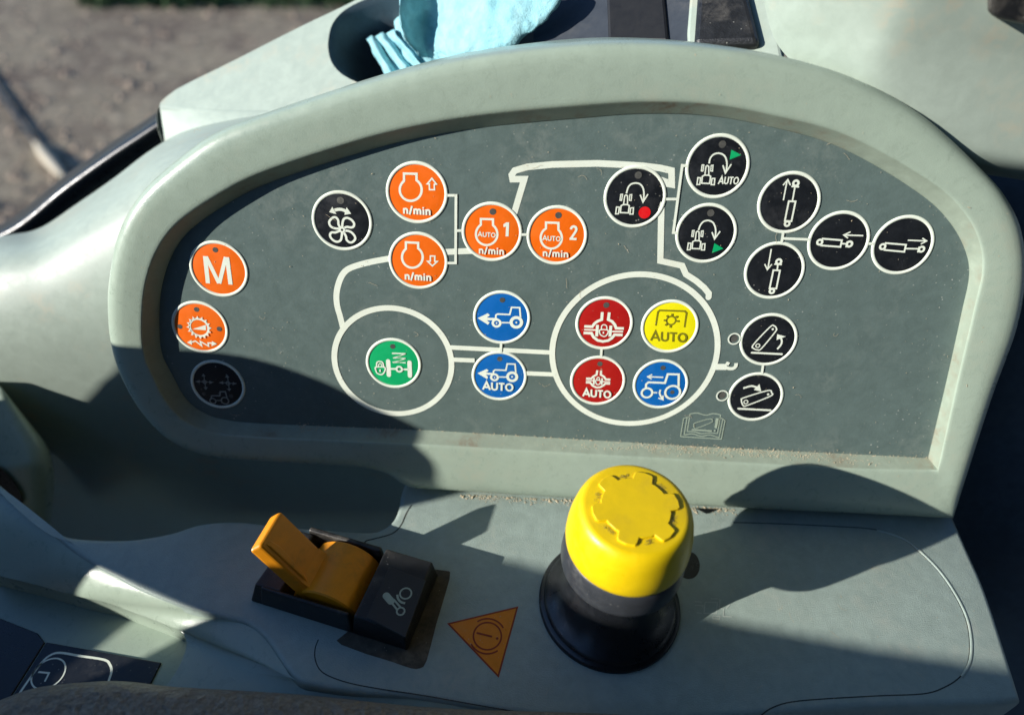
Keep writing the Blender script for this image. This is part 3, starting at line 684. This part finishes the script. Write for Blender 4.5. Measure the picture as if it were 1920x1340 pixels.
# paddle: from drum up and to the left
T1 = np.array(SWL(527, 956, 24)); T2 = np.array(SWL(488, 1021, 24)); R2_ = np.array(SWL(594, 1119, 5)); d_ = R2_ - T2
thk = np.array(SWL(466, 1033, 22.5)) - T2
Q = [T1, T2, T2 + d_, T1 + d_]
V = [tuple(p) for p in Q] + [tuple(p + thk) for p in Q]
F = [(0, 1, 2, 3), (7, 6, 5, 4), (0, 4, 5, 1), (1, 5, 6, 2), (2, 6, 7, 3), (3, 7, 4, 0)]
bev(build('paddle', V, F, M['amber'], sw, smooth=False, local=True), .8, 3)

Nf = np.cross(T1 - T2, d_); Nf /= np.linalg.norm(Nf)
if Nf @ thk > 0: Nf = -Nf
gv = [T2 + (T1 - T2) * .10 + d_ * .06, T2 + (T1 - T2) * .10 + d_ * .82, T2 + (T1 - T2) * .20 + d_ * .72, T2 + (T1 - T2) * .30 + d_ * .22, T2 + (T1 - T2) * .24 + d_ * .07]
V = [tuple(p + Nf * .05) for p in gv] + [tuple(p + Nf * .55 - (p - (T2 + (T1 - T2) * .2 + d_ * .35)) * .18) for p in gv]
n = len(gv); F = [tuple(range(n, 2 * n))] + [(i, (i + 1) % n, n + (i + 1) % n, n + i) for i in range(n)]
bev(build('thumb_rib', V, F, M['amber'], sw, smooth=False, local=True), .15, 2)
V = []; rows = []
for k in range(7):                               # fillet between paddle face and drum
    q = k / 6; rows.append([tuple(np.array(T2 + (T1 - T2) * t + d_ * (.70 + .27 * q)) + Nf * (.05 + 3.2 * q * q)) for t in np.linspace(.02, .98, 8)])
V, F = loft(rows); build('paddle_root', V, F, M['amber'], sw, local=True)

# ================================================================== WARNING STICKER
tri = [G(838, 1168), G(972, 1136), G(935, 1270)]
tc = sum(tri, Vector()) / 3
st = thing('warning_sticker', 'orange triangular sticker with a red brake warning sign, between lever and knob', 'sticker', tc)
T = [tuple((p - tc)[:2]) for p in tri]
T2 = T
fl = Flat(.02); fl.poly(T2); fl.make('sticker_film', M['sticker'], st)
fl = Flat(.045); fl.stroke(off2(T2, .22), .42, closed=True)
fq = lambda x, y: tuple((G(780 + x / 5.154, 1080 + y / 5.154) - tc)[:2])
cc = np.array(fq(690, 575)); r_ = float(np.linalg.norm(np.array(fq(830, 575)) - np.array(fq(552, 575)))) / 2
fl.ring(cc, r_ * .97, .42)
d = np.array(fq(770, 590)) - np.array(fq(585, 545)); dd = d / np.linalg.norm(d); a0 = math.atan2(dd[1], dd[0])
for s_ in (1, -1):
    fl.stroke([tuple(cc + r_ * 1.25 * np.array([math.cos(a0 + s_ * math.pi / 2 + t), math.sin(a0 + s_ * math.pi / 2 + t)])) for t in np.linspace(-.85, .85, 18)], .42)
fl.stroke([fq(585, 545), fq(735, 582)], .5); fl.disc(fq(785, 600), .34, 14)
fl.make('brake_symbol', M['stred'], st)

# ================================================================== LITTLE KEYPAD, lower left
ZK = -19
lk = thing('clock_keypad', 'black keypad with a white rounded outline and clock symbol, lower left in shadow', 'keypad', G(150, 1270, ZK))
fr = [(-60,1060),(0,1060),(146,1080),(300,1110),(380,1130),(372,1200),(340,1260),(318,1300),(300,1345),(-60,1345)]
P = [G(x, y, ZK) for x, y in fr]; base0 = full_matrix(lk).translation / MM
P2 = [(p - base0)[:2] for p in P]
v, f = prism([tuple(p) for p in P2], -4, 0); multi('keypad_frame', [(v, f)], M['grey'], lk, .3)
fz = lambda x, y: tuple((G(x, y, ZK + .6) - base0)[:2])
v, f = prism([fz(*p) for p in ((87,1203),(302,1241),(283,1279),(270,1345),(5,1345),(26,1300))], -.1, .6); multi('black_foil', [(v, f)], M['bface'], lk, .2)
v, f = prism([fz(*p) for p in ((-60,1150),(0,1158),(70,1186),(83,1203),(22,1300),(0,1345),(-60,1345))], -.1, .5); multi('shade_edge', [(v, f)], M['rubber'], lk, .2)  # black piece painted in for the shade left of the foil
fl = Flat(.62)
fl.stroke([fz(*p) for p in catmull([(30,1310),(40,1294),(58,1268),(75,1245),(92,1229),(112,1223),(150,1229),(195,1236),(206,1245),(209,1258),(204,1275),(198,1290)], 4)], .62)
fl.make('white_outline', M['white'], lk)
fl = Flat(.62); cc = np.array(fz(91, 1262)); fl.ring(cc, 4.2, .42, 48)
fl.stroke([fz(72, 1259), fz(92, 1261), fz(84, 1277)], .5); fl.make('clock_symbol', M['white'], lk)

# ================================================================== ARMREST CUSHION
m, N, L, B = nt('worn_leather'); M['leather'] = m
co = N.new('ShaderNodeNewGeometry').outputs['Position']
vo = N.new('ShaderNodeTexVoronoi'); vo.inputs['Scale'].default_value = 330; L.new(co, vo.inputs['Vector'])
ns = noi(N, L, 900, 4, .7, co); L.new(mixc(N, L, rmp(N, L, ns, .35, .7), (.17, .15, .12), (.40, .35, .27)), B.inputs['Base Color'])
B.inputs['Roughness'].default_value = .5
bp = N.new('ShaderNodeBump'); bp.inputs['Strength'].default_value = .8; bp.inputs['Distance'].default_value = .0022
L.new(mth(N, L, 'ADD', vo.outputs['Distance'], ns), bp.inputs['Height']); L.new(bp.outputs[0], B.inputs['Normal'])
T0 = catmull([(-80,1345),(0,1312),(58,1291),(117,1282),(204,1276),(260,1279),(330,1287),(560,1301),(800,1325),(1000,1333),(1150,1338),(1300,1350)], 5)
rows = []
for dy, z in ((0, -14), (0, 2), (3, 6.5), (9, 9.5), (20, 11.5), (45, 13), (110, 14), (300, 14)):
    rows.append([G(x, y + dy, z) for x, y in T0])
V, F = loft(rows); cu_ = build('armrest_cushion', V, F, M['leather']); tag(cu_, 'brown grained leather armrest cushion along the bottom edge', 'cushion')

# ================================================================== SIDE CONSOLE behind (cup holder)
CN = Vector((-.35, -.50, .79)).normalized(); CP = PB(1460, 110, -16)
def CL(x, y): return PL(x, y, CP, CN)
sc_ = thing('storage_console', 'pale grey side console with a dark oval cup holder, behind the keypad bezel', 'console', CL(500, 120))
topo = catmull([(302,205),(300,196),(305,188),(322,174),(345,160),(440,113),(560,52),(660,4),(760,-50)], 4) + [(1120,-50),(1470,-50),(1470,125),(1200,190),(900,235)] + [(600,250),(540,212)]
cup = catmull([(616,72),(624,44),(648,18),(700,-6),(790,-26),(900,-30),(1000,-20),(1050,10),(1060,60),(1020,120),(940,160),(820,180),(720,170),(655,148),(626,124),(616,98)], 3, True)
# top face with a real opening: bridge outline to the hole
bm = bmesh.new()
ov = [bm.verts.new(CL(*p) * MM) for p in topo]; hv = [bm.verts.new(CL(*p) * MM) for p in cup]
eds = [bm.edges.new((ov[i], ov[(i + 1) % len(ov)])) for i in range(len(ov))] + [bm.edges.new((hv[i], hv[(i + 1) % len(hv)])) for i in range(len(hv))]
bmesh.ops.triangle_fill(bm, use_beauty=True, edges=eds)
Vt = [tuple(v.co / MM) for v in bm.verts]; bm.verts.index_update(); Ft = [tuple(v.index for v in f.verts) for f in bm.faces]; bm.free()
build('console_top', Vt, Ft, M['grey2'], sc_, smooth=False)
hr = [CL(*p) for p in cup]; cen = sum(hr, Vector()) / len(hr)
dwn = -CN
rows = [hr, [p + (cen - p) * .015 + dwn * .8 for p in hr], [p + (cen - p) * .03 + dwn * 3 for p in hr], [p + (cen - p) * .10 + dwn * 30 for p in hr], [p + (cen - p) * .3 + dwn * 36 for p in hr], [cen + dwn * 38 + (p - cen) * .01 for p in hr]]
V, F = loft(rows, True); build('cup_holder', V, F, M['dark'], sc_)
edge = catmull([(300,196),(296,206),(294,225),(298,250),(305,265),(312,285),(330,310)], 4)
# rounded left edge and front face
fe = catmull([(300,196),(340,200),(420,206),(540,212),(600,250)], 5)
r0 = [CL(*p) for p in fe]; r1 = [PL(x + 0, y + 4, r0[0] + Vector((0, 0, -1)), (-.2, -.9, .35)) for x, y in fe]
FN = Vector((-.55, -.68, .48)); f0 = CL(300, 196)
low = catmull([(312,290),(350,310),(430,320),(560,330),(640,360)], 5)
r2 = [PL(x, y, f0 + Vector((0, 0, -2)), FN) for x, y in low]
V, F = loft([r0, [a.lerp(b, .03) + Vector((0, -.5, 0)) for a, b in zip(r0, r2)], [a.lerp(b, .5) for a, b in zip(r0, r2)], r2]); build('front_face', V, F, M['grey2'], sc_)
# left flank: outline swept away from the viewer
fk = catmull([(330,312),(312,290),(303,262),(296,240),(294,222),(296,206),(302,196),(305,188),(322,174),(345,160),(440,113),(560,52),(660,4),(760,-50)], 4)
r0 = []
for x, y in fk:
    r0.append(CL(x, y) if y < 205 else PL(x, y, f0 + Vector((0, 0, -2)), FN))
dv = Vector((.55, .75, -.45))
V, F = loft([r0, [p + Vector((-.6, .9, -.6)) for p in r0], [p + Vector((-.3, 3, -2)) for p in r0], [p + Vector((3, 30, -50)) for p in r0]]); build('flank', V, F, M['grey2'], sc_)

# cloth in the cup holder
m, N, L, B = nt('pale_blue_cloth'); M['cloth'] = m
co = N.new('ShaderNodeNewGeometry').outputs['Position']
L.new(mixc(N, L, rmp(N, L, noi(N, L, 200, 4, .6, co), .3, .7), (.22, .50, .56), (.33, .60, .64)), B.inputs['Base Color']); B.inputs['Roughness'].default_value = .85
bp = N.new('ShaderNodeBump'); bp.inputs['Strength'].default_value = .6; bp.inputs['Distance'].default_value = .0005
L.new(noi(N, L, 1500, 3, .7, co), bp.inputs['Height']); L.new(bp.outputs[0], B.inputs['Normal'])
clo = thing('cloth', 'light blue cleaning cloth crumpled into the cup holder', 'cloth', CL(860, 90))
def CLh(x, y, h): return PL(x, y, CP + CN * h, CN)
R = []
for row in ([(758,-30,12),(830,-30,5),(900,-30,12),(980,-30,12),(1070,-40,11)], [(752,12,12),(800,14,-2),(860,22,9),(960,14,10),(1046,2,10)], [(752,45,10),(797,46,-5),(850,48,8),(940,48,9),(1018,44,8)],
            [(765,72,6),(795,78,-5),(830,85,5),(920,84,7),(984,76,6)], [(790,100,-2),(812,112,-6),(840,124,1),(890,128,3),(930,110,2)], [(820,150,-22),(840,155,-22),(860,160,-20),(890,160,-20),(930,150,-22)]):
    R.append([CLh(*p) for p in row])
V, F = loft(R); o = build('main_fold', V, F, M['cloth'], clo); sm = o.modifiers.new('t', 'SOLIDIFY'); sm.thickness = .0025; subd(o, 4)
def wrinkle(o, st=.0045, sz=.009):
    tx = bpy.data.textures.new('folds', 'CLOUDS'); tx.noise_scale = sz; tx.noise_depth = 3
    d = o.modifiers.new('w', 'DISPLACE'); d.texture = tx; d.strength = st; d.mid_level = .5; d.texture_coords = 'GLOBAL'
wrinkle(o)
R = [[CLh(*p) for p in r] for r in ([(735,20,-14),(760,25,-12),(800,20,-8)], [(742,60,-12),(765,70,-8),(800,66,-5)], [(752,100,-10),(778,115,-5),(815,110,-6)], [(760,150,-14),(800,160,-10),(840,150,-12)])]
V, F = loft(R); o = build('inner_fold', V, F, M['cloth'], clo); sm = o.modifiers.new('t', 'SOLIDIFY'); sm.thickness = .002; subd(o, 4); wrinkle(o)
rows = []
for i in range(13):
    t = i / 12; r = []
    for j in range(33):
        u = j / 32
        x = (1 - t) * (684 + 52 * u) + t * (728 + 84 * u); y = (1 - t) * (72 - 14 * u) + t * (158 - 14 * u)
        rd_ = abs(math.sin(math.pi * 2.5 * u + .25)) ** .8
        tip = min(1, .25 + t * 6); h = -13 + 9.5 * tip * (.45 + .55 * rd_) + 3 * u - 3 * t
        r.append(CLh(x + (6 * (rd_ - .5) if i == 0 else 0), y - (7 * rd_ if i == 0 else 0), h))
    rows.append(r)
V, F = loft(rows); o = build('rolled_fold', V, F, M['cloth'], clo); sm = o.modifiers.new('t', 'SOLIDIFY'); sm.thickness = .001; subd(o, 1); wrinkle(o, .0018, .006)

# ================================================================== dark slots, rubber pad, right housing
blk = thing('switch_bank', 'switch recess with shade painted dark, behind the top of the bezel with a black rubber rocker', 'switch bank', CLh(1250, 40, 4))
def box_px(pts, h, dep, fn=CLh):
    a = [fn(x, y, h) for x, y in pts]; n = len(a); b = [p - CN * dep for p in a]
    return a + b, [tuple(range(n))] + [(i, (i + 1) % n, n + (i + 1) % n, n + i) for i in range(n)]
V, F = box_px([(1000,-40),(1440,-40),(1462,120),(1000,120)], 1.0, 8); build('shaded_plate', V, F, plastic('shaded_plastic', (.035, .045, .06), .6, .1, 2000, .2, dustamt=.1), blk, smooth=False)  # dark colour stands for shade on the plastic beside the cup holder
V, F = box_px([(1136,-40),(1243,-40),(1254,77),(1140,76)], 2.0, 3); bev(build('slot', V, F, plastic('deep_black', (.004, .005, .007), .6, .1, 2000, .1, dustamt=0), blk, smooth=False), .8)
V, F = box_px([(1296,-40),(1440,-40),(1470,120),(1290,120),(1288,60)], 2.2, 3); bev(build('rocker_surround', V, F, M['grey2'], blk, smooth=False), .8)
V, F = box_px([(1309,-40),(1395,-40),(1425,80),(1300,84)], 5.0, 4); bev(build('rocker', V, F, M['black'], blk, smooth=False), 1.5, 3)

DN = Vector((-.30, -.62, .72)).normalized(); DP = PB(1700, 200, -16)
rh = thing('right_housing', 'pale grey moulded housing right of the bezel with a black button in its corner', 'housing', PB(1700, 150, 0))
rows = []
tr = [  # rows of (x, y, height above keypad plane)
 [(1420,-60,-13),(1500,-60,-4),(1580,-60,2),(1660,-60,6),(1720,-60,9),(1820,-60,9),(1920,-60,9),(2100,-60,9)],
 [(1432,0,-14),(1500,0,-6),(1580,0,0),(1660,0,5),(1720,5,7),(1820,10,7),(1920,15,7),(2100,20,7)],
 [(1440,40,-14),(1500,40,-7),(1580,40,-1),(1650,38,3.5),(1700,45,5.5),(1820,60,5.5),(1920,70,5.5),(2100,80,5)],
 [(1450,72,-14),(1510,72,-8),(1580,72,-2),(1640,68,2.4),(1690,72,4.2),(1800,86,4.2),(1920,96,4.2),(2100,106,4)],
 [(1468,100,-13),(1520,105,-8),(1580,110,-3),(1632,115,1.4),(1675,120,2.6),(1790,130,3),(1920,140,3),(2100,150,3)],
 [(1500,130,-11),(1545,145,-8),(1590,155,-4),(1628,165,-.6),(1668,172,1.0),(1780,195,2),(1920,210,2),(2100,220,2)],
 [(1560,180,-10),(1600,200,-7),(1640,215,-4),(1670,228,-2),(1710,240,-.6),(1800,265,.6),(1920,282,.8),(2100,295,1)],
 [(1600,240,-10),(1640,260,-8),(1690,280,-6),(1730,295,-4),(1775,308,-2.5),(1840,318,-1.5),(1920,332,-1),(2100,350,-1)],
 [(1600,260,-40),(1640,280,-40),(1690,300,-40),(1730,310,-38),(1775,320,-36),(1840,325,-34),(1920,340,-34),(2100,356,-34)]]
for r in tr: rows.append([PB(*p) for p in r])
V, F = loft(rows); subd(build('housing_shell', V, F, M['grey2'], rh), 3)
bt = [(1850,-30),(1852,20),(1862,34),(1920,46),(2000,50),(2000,-30)]
a = [PB(x, y, 13) for x, y in bt]; b = [PB(x, y, 5) for x, y in bt]; n = len(a)
bev(build('corner_button', a + b, [tuple(range(n))] + [(i, (i + 1) % n, n + (i + 1) % n, n + i) for i in range(n)], M['black'], rh, smooth=False), 1.4, 3)

# dark cab wall right of the console
dw = thing('cab_trim', 'dark blue-grey cab trim panel in the gap right of the console', 'trim', PB(1900, 700, -60))
rows = [[PB(*p) for p in r] for r in (
 [(1500,300,-66),(1800,300,-62),(1860,318,-60),(1960,340,-60),(2150,380,-60)], [(1500,340,-66),(1800,340,-60),(1860,350,-56),(1960,366,-56),(2150,400,-56)],
 [(1500,500,-60),(1800,500,-50),(1880,500,-46),(1960,520,-46),(2150,560,-46)], [(1500,800,-60),(1760,800,-44),(1840,800,-40),(1960,800,-40),(2150,820,-40)],
 [(1500,1000,-60),(1760,1010,-40),(1830,1030,-36),(1960,1080,-34),(2150,1140,-34)], [(1500,1030,-70),(1760,1030,-52),(1840,1050,-46),(1960,1100,-44),(2150,1160,-44)],
 [(1500,1200,-70),(1760,1200,-52),(1880,1220,-48),(1960,1240,-46),(2150,1260,-46)], [(1500,1450,-70),(1760,1450,-52),(1880,1450,-48),(1960,1450,-46),(2150,1450,-46)])]
V, F = loft(rows); subd(build('trim_shell', V, F, M['dark'], dw), 3)

# door seal: black rubber strip between console and the ground outside
sl = thing('door_seal', 'black rubber seal strip running along the left edge of the console', 'rubber seal', PB(150, 350, -110))
ctr = catmull([(-80,470),(0,446),(50,418),(120,360),(200,302),(260,262),(330,218),(420,180)], 5)
rows = []
for off, h in ((-24, -150), (-20, -125), (-12, -114), (-3, -110), (6, -111), (14, -118), (40, -122), (80, -122)):
    rows.append([PB(x + off * .45, y + off * .9, h) for x, y in ctr])
V, F = loft(rows); build('seal_lip', V, F, M['rubber'], sl)

# ================================================================== GROUND
m, N, L, B = nt('brown_earth')
co = N.new('ShaderNodeNewGeometry').outputs['Position']
a_ = noi(N, L, 2.2, 6, .65, co, .5); b_ = noi(N, L, 14, 5, .7, co)
c_ = mixc(N, L, rmp(N, L, a_, .4, .6), (.098, .070, .050), (.20, .165, .11)); c_ = mixc(N, L, rmp(N, L, b_, .45, .7, 0, .9), c_, (.34, .28, .19))
L.new(c_, B.inputs['Base Color']); B.inputs['Roughness'].default_value = .95
bp = N.new('ShaderNodeBump'); bp.inputs['Strength'].default_value = .5; bp.inputs['Distance'].default_value = .03
L.new(b_, bp.inputs['Height']); L.new(bp.outputs[0], B.inputs['Normal'])
ZG = -1400
build('ground', [(-60000, -60000, ZG), (60000, -60000, ZG), (60000, 60000, ZG), (-60000, 60000, ZG)], [(0, 1, 2, 3)], m, smooth=False)['kind'] = 'structure'
# grass beyond
m, N, L, B = nt('grass_blades'); B.inputs['Base Color'].default_value = (.035, .075, .022, 1); B.inputs['Roughness'].default_value = .8
V = []; F = []
for i in range(9000):
    q = G(random.uniform(150, 760), random.uniform(-190, 14) + random.gauss(0, 4), ZG)
    h = random.uniform(60, 170); a = random.uniform(0, math.pi); wd = random.uniform(6, 14)
    dx, dy = math.cos(a) * wd, math.sin(a) * wd; l = Vector((random.gauss(0, 40), random.gauss(0, 40), h))
    b = len(V); V += [q + Vector((-dx, -dy, 0)), q + Vector((dx, dy, 0)), q + l]; F.append((b, b + 1, b + 2))
tag(build('grass', V, F, m, smooth=False), 'patch of dark green grass on the ground far behind', 'grass', kind='stuff')
V = []; F = []
for i in range(450):
    q = G(random.uniform(-60, 700), random.uniform(10, 430), ZG); r = abs(random.gauss(0, 12)) + 8; b = len(V); a0 = random.uniform(0, 3)
    V += [q + Vector((r * math.cos(a0 + t) * random.uniform(.7, 1.2), r * math.sin(a0 + t), 0)) for t in (0, 1.2, 2.5, 3.8, 5.0)] + [q + Vector((0, 0, r * .8))]
    F += [(b + j, b + (j + 1) % 5, b + 5) for j in range(5)]
tag(build('gravel', V, F, plastic('pebble', (.30, .22, .15), .7, .3, 20, .2, bdist=.001), smooth=False), 'loose pale gravel on the brown ground outside', 'gravel', kind='stuff')
# cord with pale tip on the ground
def tube(pts, r, n=10):
    rows = []
    for i, c in enumerate(pts):
        c = Vector(c); t = (Vector(pts[min(i + 1, len(pts) - 1)]) - Vector(pts[max(i - 1, 0)])).normalized()
        a = t.cross(Vector((0, 0, 1))).normalized(); b = t.cross(a); rr = r[i] if isinstance(r, list) else r
        rows.append([c + a * rr * math.cos(q) + b * rr * math.sin(q) for q in np.linspace(0, 2 * math.pi, n, endpoint=False)])
    V, F = loft(rows, True); return V, F + [tuple(range(n)), tuple(range(len(V) - n, len(V)))]
cd = thing('ground_stick', 'thin dark stick with a pale split end lying on the brown ground', 'stick', G(40, 230, ZG))
V, F = tube(catmull([tuple(G(x, y, ZG + 18)) for x, y in ((-80,60),(-30,130),(10,190),(66,268))], 5), 9); build('dark_stem', V, F, M['rubber'], cd)
m2 = plastic('pale_wood', (.50, .44, .33), .8, .1, 200, .3, bdist=.001)
V, F = tube([tuple(G(x, y, ZG + 22)) for x, y in ((66,268),(78,284),(94,303),(112,324),(122,334))], [9, 20, 25, 17, 4]); build('pale_end', V, F, m2, cd)

# ================================================================== things outside the frame that shade the console
SA = Vector((0, 0, 1)).cross(TO_SUN).normalized(); SB = TO_SUN.cross(SA)
def sunpt(a, b, dist): return SA * a + SB * b + TO_SUN * dist
def sunslab(name, outline, dist, thick, m, hole=None):
    bm = bmesh.new()
    lay = []
    for dd in (0, thick):
        o_ = [bm.verts.new(sunpt(a, b, dist + dd) * MM) for a, b in outline]; eds = [bm.edges.new((o_[i], o_[(i + 1) % len(o_)])) for i in range(len(o_))]
        h_ = []
        if hole:
            h_ = [bm.verts.new(sunpt(a, b, dist + dd) * MM) for a, b in hole]; eds += [bm.edges.new((h_[i], h_[(i + 1) % len(h_)])) for i in range(len(h_))]
        bmesh.ops.triangle_fill(bm, use_beauty=True, edges=eds); lay.append((o_, h_))
    for k in (0, 1):
        A_, B_ = lay[0][k], lay[1][k]
        for i in range(len(A_)): bm.faces.new((A_[i], A_[(i + 1) % len(A_)], B_[(i + 1) % len(B_)], B_[i]))
    bmesh.ops.recalc_face_normals(bm, faces=bm.faces)
    me = bpy.data.meshes.new(name); bm.to_mesh(me); bm.free(); me.materials.append(m)
    o = bpy.data.objects.new(name, me); C.objects.link(o); return o
k1 = [(-300,-260),(-300,-150),(-150,-92),(-122,-80)] + catmull([(-111,-75),(-108,-66),(-105,-55),(-102.5,-45),(-100.5,-32),(-92,-21),(-82,-13.5),(-72,-9),(-66,-4),(-60,-.8),(-52,-.3),(-44,-2.4),(-37,-4),(-32,-7),(-28,-11),(-26,-18),(-26,-26),(-28,-34),(-33,-44),(-37,-54)], 4) + [(-38,-80),(-38,-260)]
caster = thing('shadow_slabs', 'added dark slabs outside the frame on the left, cut to shade the console', 'caster', sunpt(0, -60, 330))  # unseen slabs added as shadow casters, outlines cut to the wanted shadows
def adopt(o, p): o.parent = p; o.matrix_parent_inverse = parent_inv(p)
adopt(sunslab('left_caster', k1, 290, 40, M['dark']), caster)
k2 = [(-80,-66),(-40,-43),(-26,-36.5),(-17,-29.5),(-6,-24.2),(1.5,-18),(20,-8.5),(39,1),(57,12.5),(73,23.5),(110,50),(170,60),(200,-150),(-80,-150)]
hole = [(-34,-59),(-32,-70),(-24,-76),(-15,-81),(-10,-81),(-13,-74),(-16,-70),(-12,-60),(-9.5,-49),(-22,-54)]
adopt(sunslab('low_caster', k2, 340, 40, M['dark'], hole), caster)
hd = [(-121 + 9.5 * math.cos(t), 50 + 12 * math.sin(t)) for t in np.linspace(0, 2 * math.pi, 28, endpoint=False)]
hk = sunslab('shadow_disc', hd, 330, 20, M['dark']); tag(hk, 'added dark disc outside the frame, upper left, placed to cast a shadow', 'blocker')  # unseen disc, added only for its shadow on the storage console
# the cab round it all: roof lining and rear wall keep most of the sky out
rf = thing('cab_shell', 'dark tractor cab roof lining and rear wall outside the frame', 'cab', (0, 0, 700))
def bxm(name, x0, x1, y0, y1, z0, z1):
    V = [(x, y, z) for x in (x0, x1) for y in (y0, y1) for z in (z0, z1)]
    return build(name, V, [(0,1,3,2),(4,6,7,5),(0,4,5,1),(2,3,7,6),(0,2,6,4),(1,5,7,3)], M['dark'], rf, smooth=False)
bxm('roof_lining', -350, 900, -900, 300, 720, 760)
bxm('cab_floor', -700, 860, -860, 330, -640, -600)
bxm('door_sill', -760, -720, -860, 250, -640, -90)
bxm('rear_wall', -500, 900, -900, -860, -900, 720)
bxm('side_wall', 860, 900, -860, 700, -900, 720)

# ================================================================== dust and debris
V = []; F = []
def flake(p, nn, s, el=1.0):
    t = nn.orthogonal().normalized(); t.rotate(Matrix.Rotation(random.uniform(0, 6.28), 3, nn)); b = nn.cross(t)
    k = len(V); h = nn * s * .6
    for du, dv_ in ((-el, -.5), (el * .8, -.6), (el, .5), (-el * .7, .6)): V.append(p + t * du * s * random.uniform(.6, 1.1) + b * dv_ * s * random.uniform(.6, 1.1) + nn * .05)
    V.append(p + h)
    F.extend([(k, k + 1, k + 4), (k + 1, k + 2, k + 4), (k + 2, k + 3, k + 4), (k + 3, k, k + 4)])
pn = Vector(PN)
for i in range(520):
    x, y = random.uniform(330, 1800), random.uniform(230, 850)
    flake(PB(x, y, .2), pn, abs(random.gauss(0, .06)) + .05)
for i in range(4600):                             # debris caught along the lower lip
    x = random.uniform(560, 1745); y = 805 + (x - 720) * .0535 + random.choice((random.gauss(3, 2.5), random.gauss(7, 5)))
    flake(PB(x, y, max(.25, (y - 805 - (x - 720) * .0535) * .16)), pn, abs(random.gauss(0, .085)) + .04, random.uniform(.8, 2.4))
for i in range(700):
    y = random.uniform(985, 1310); x = random.uniform(700, 1785 + (y - 985) * .33)
    flake(G(x, y, .02), Vector((0, 0, 1)), abs(random.gauss(0, .05)) + .03, random.choice((1, 1, 1, 2.5)))
for i in range(500):                             # dirt in the fold under the bezel
    x = random.uniform(860, 1380); y = 926 + (x - 860) * .0535 + abs(random.gauss(0, 5))
    flake(G(x, y, .05), Vector((0, 0, 1)), abs(random.gauss(0, .15)) + .07, random.uniform(.8, 2))
for i in range(260):                             # specks on the bezel face
    j = random.randrange(len(A1)); t = random.uniform(.12, .85)
    flake(PB(A1[j][0] + (A3[j][0] - A1[j][0]) * t, A1[j][1] + (A3[j][1] - A1[j][1]) * t, 4.55), pn, abs(random.gauss(0, .06)) + .04, random.choice((1, 1, 3)))
for i in range(46):
    x, y = (random.uniform(860, 1770), random.uniform(1000, 1300)) if i % 2 else (random.uniform(350, 1780), random.uniform(250, 800))
    p = G(x, y, .08) if i % 2 else PB(x, y, .25); nn = Vector((0, 0, 1)) if i % 2 else pn
    t = nn.orthogonal().normalized(); t.rotate(Matrix.Rotation(random.uniform(0, 6.28), 3, nn)); cur = random.gauss(0, .5); q = random.uniform(.02, .04)
    for j in range(7):
        b_ = nn.cross(t); k_ = len(V); p2 = p + t * random.uniform(.2, .55)
        V += [p - b_ * q, p + b_ * q, p2 + b_ * q, p2 - b_ * q]; F.append((k_, k_ + 1, k_ + 2, k_ + 3)); p = p2
        t.rotate(Matrix.Rotation(cur * .5 + random.gauss(0, .25), 3, nn))
dm = plastic('straw_dust', (.60, .50, .34), .9, .2, 2000, .2, dustamt=.1)
tag(build('dust', V, F, dm, smooth=False), 'pale dust and straw crumbs scattered over the keypad and deck', 'dust', kind='stuff')
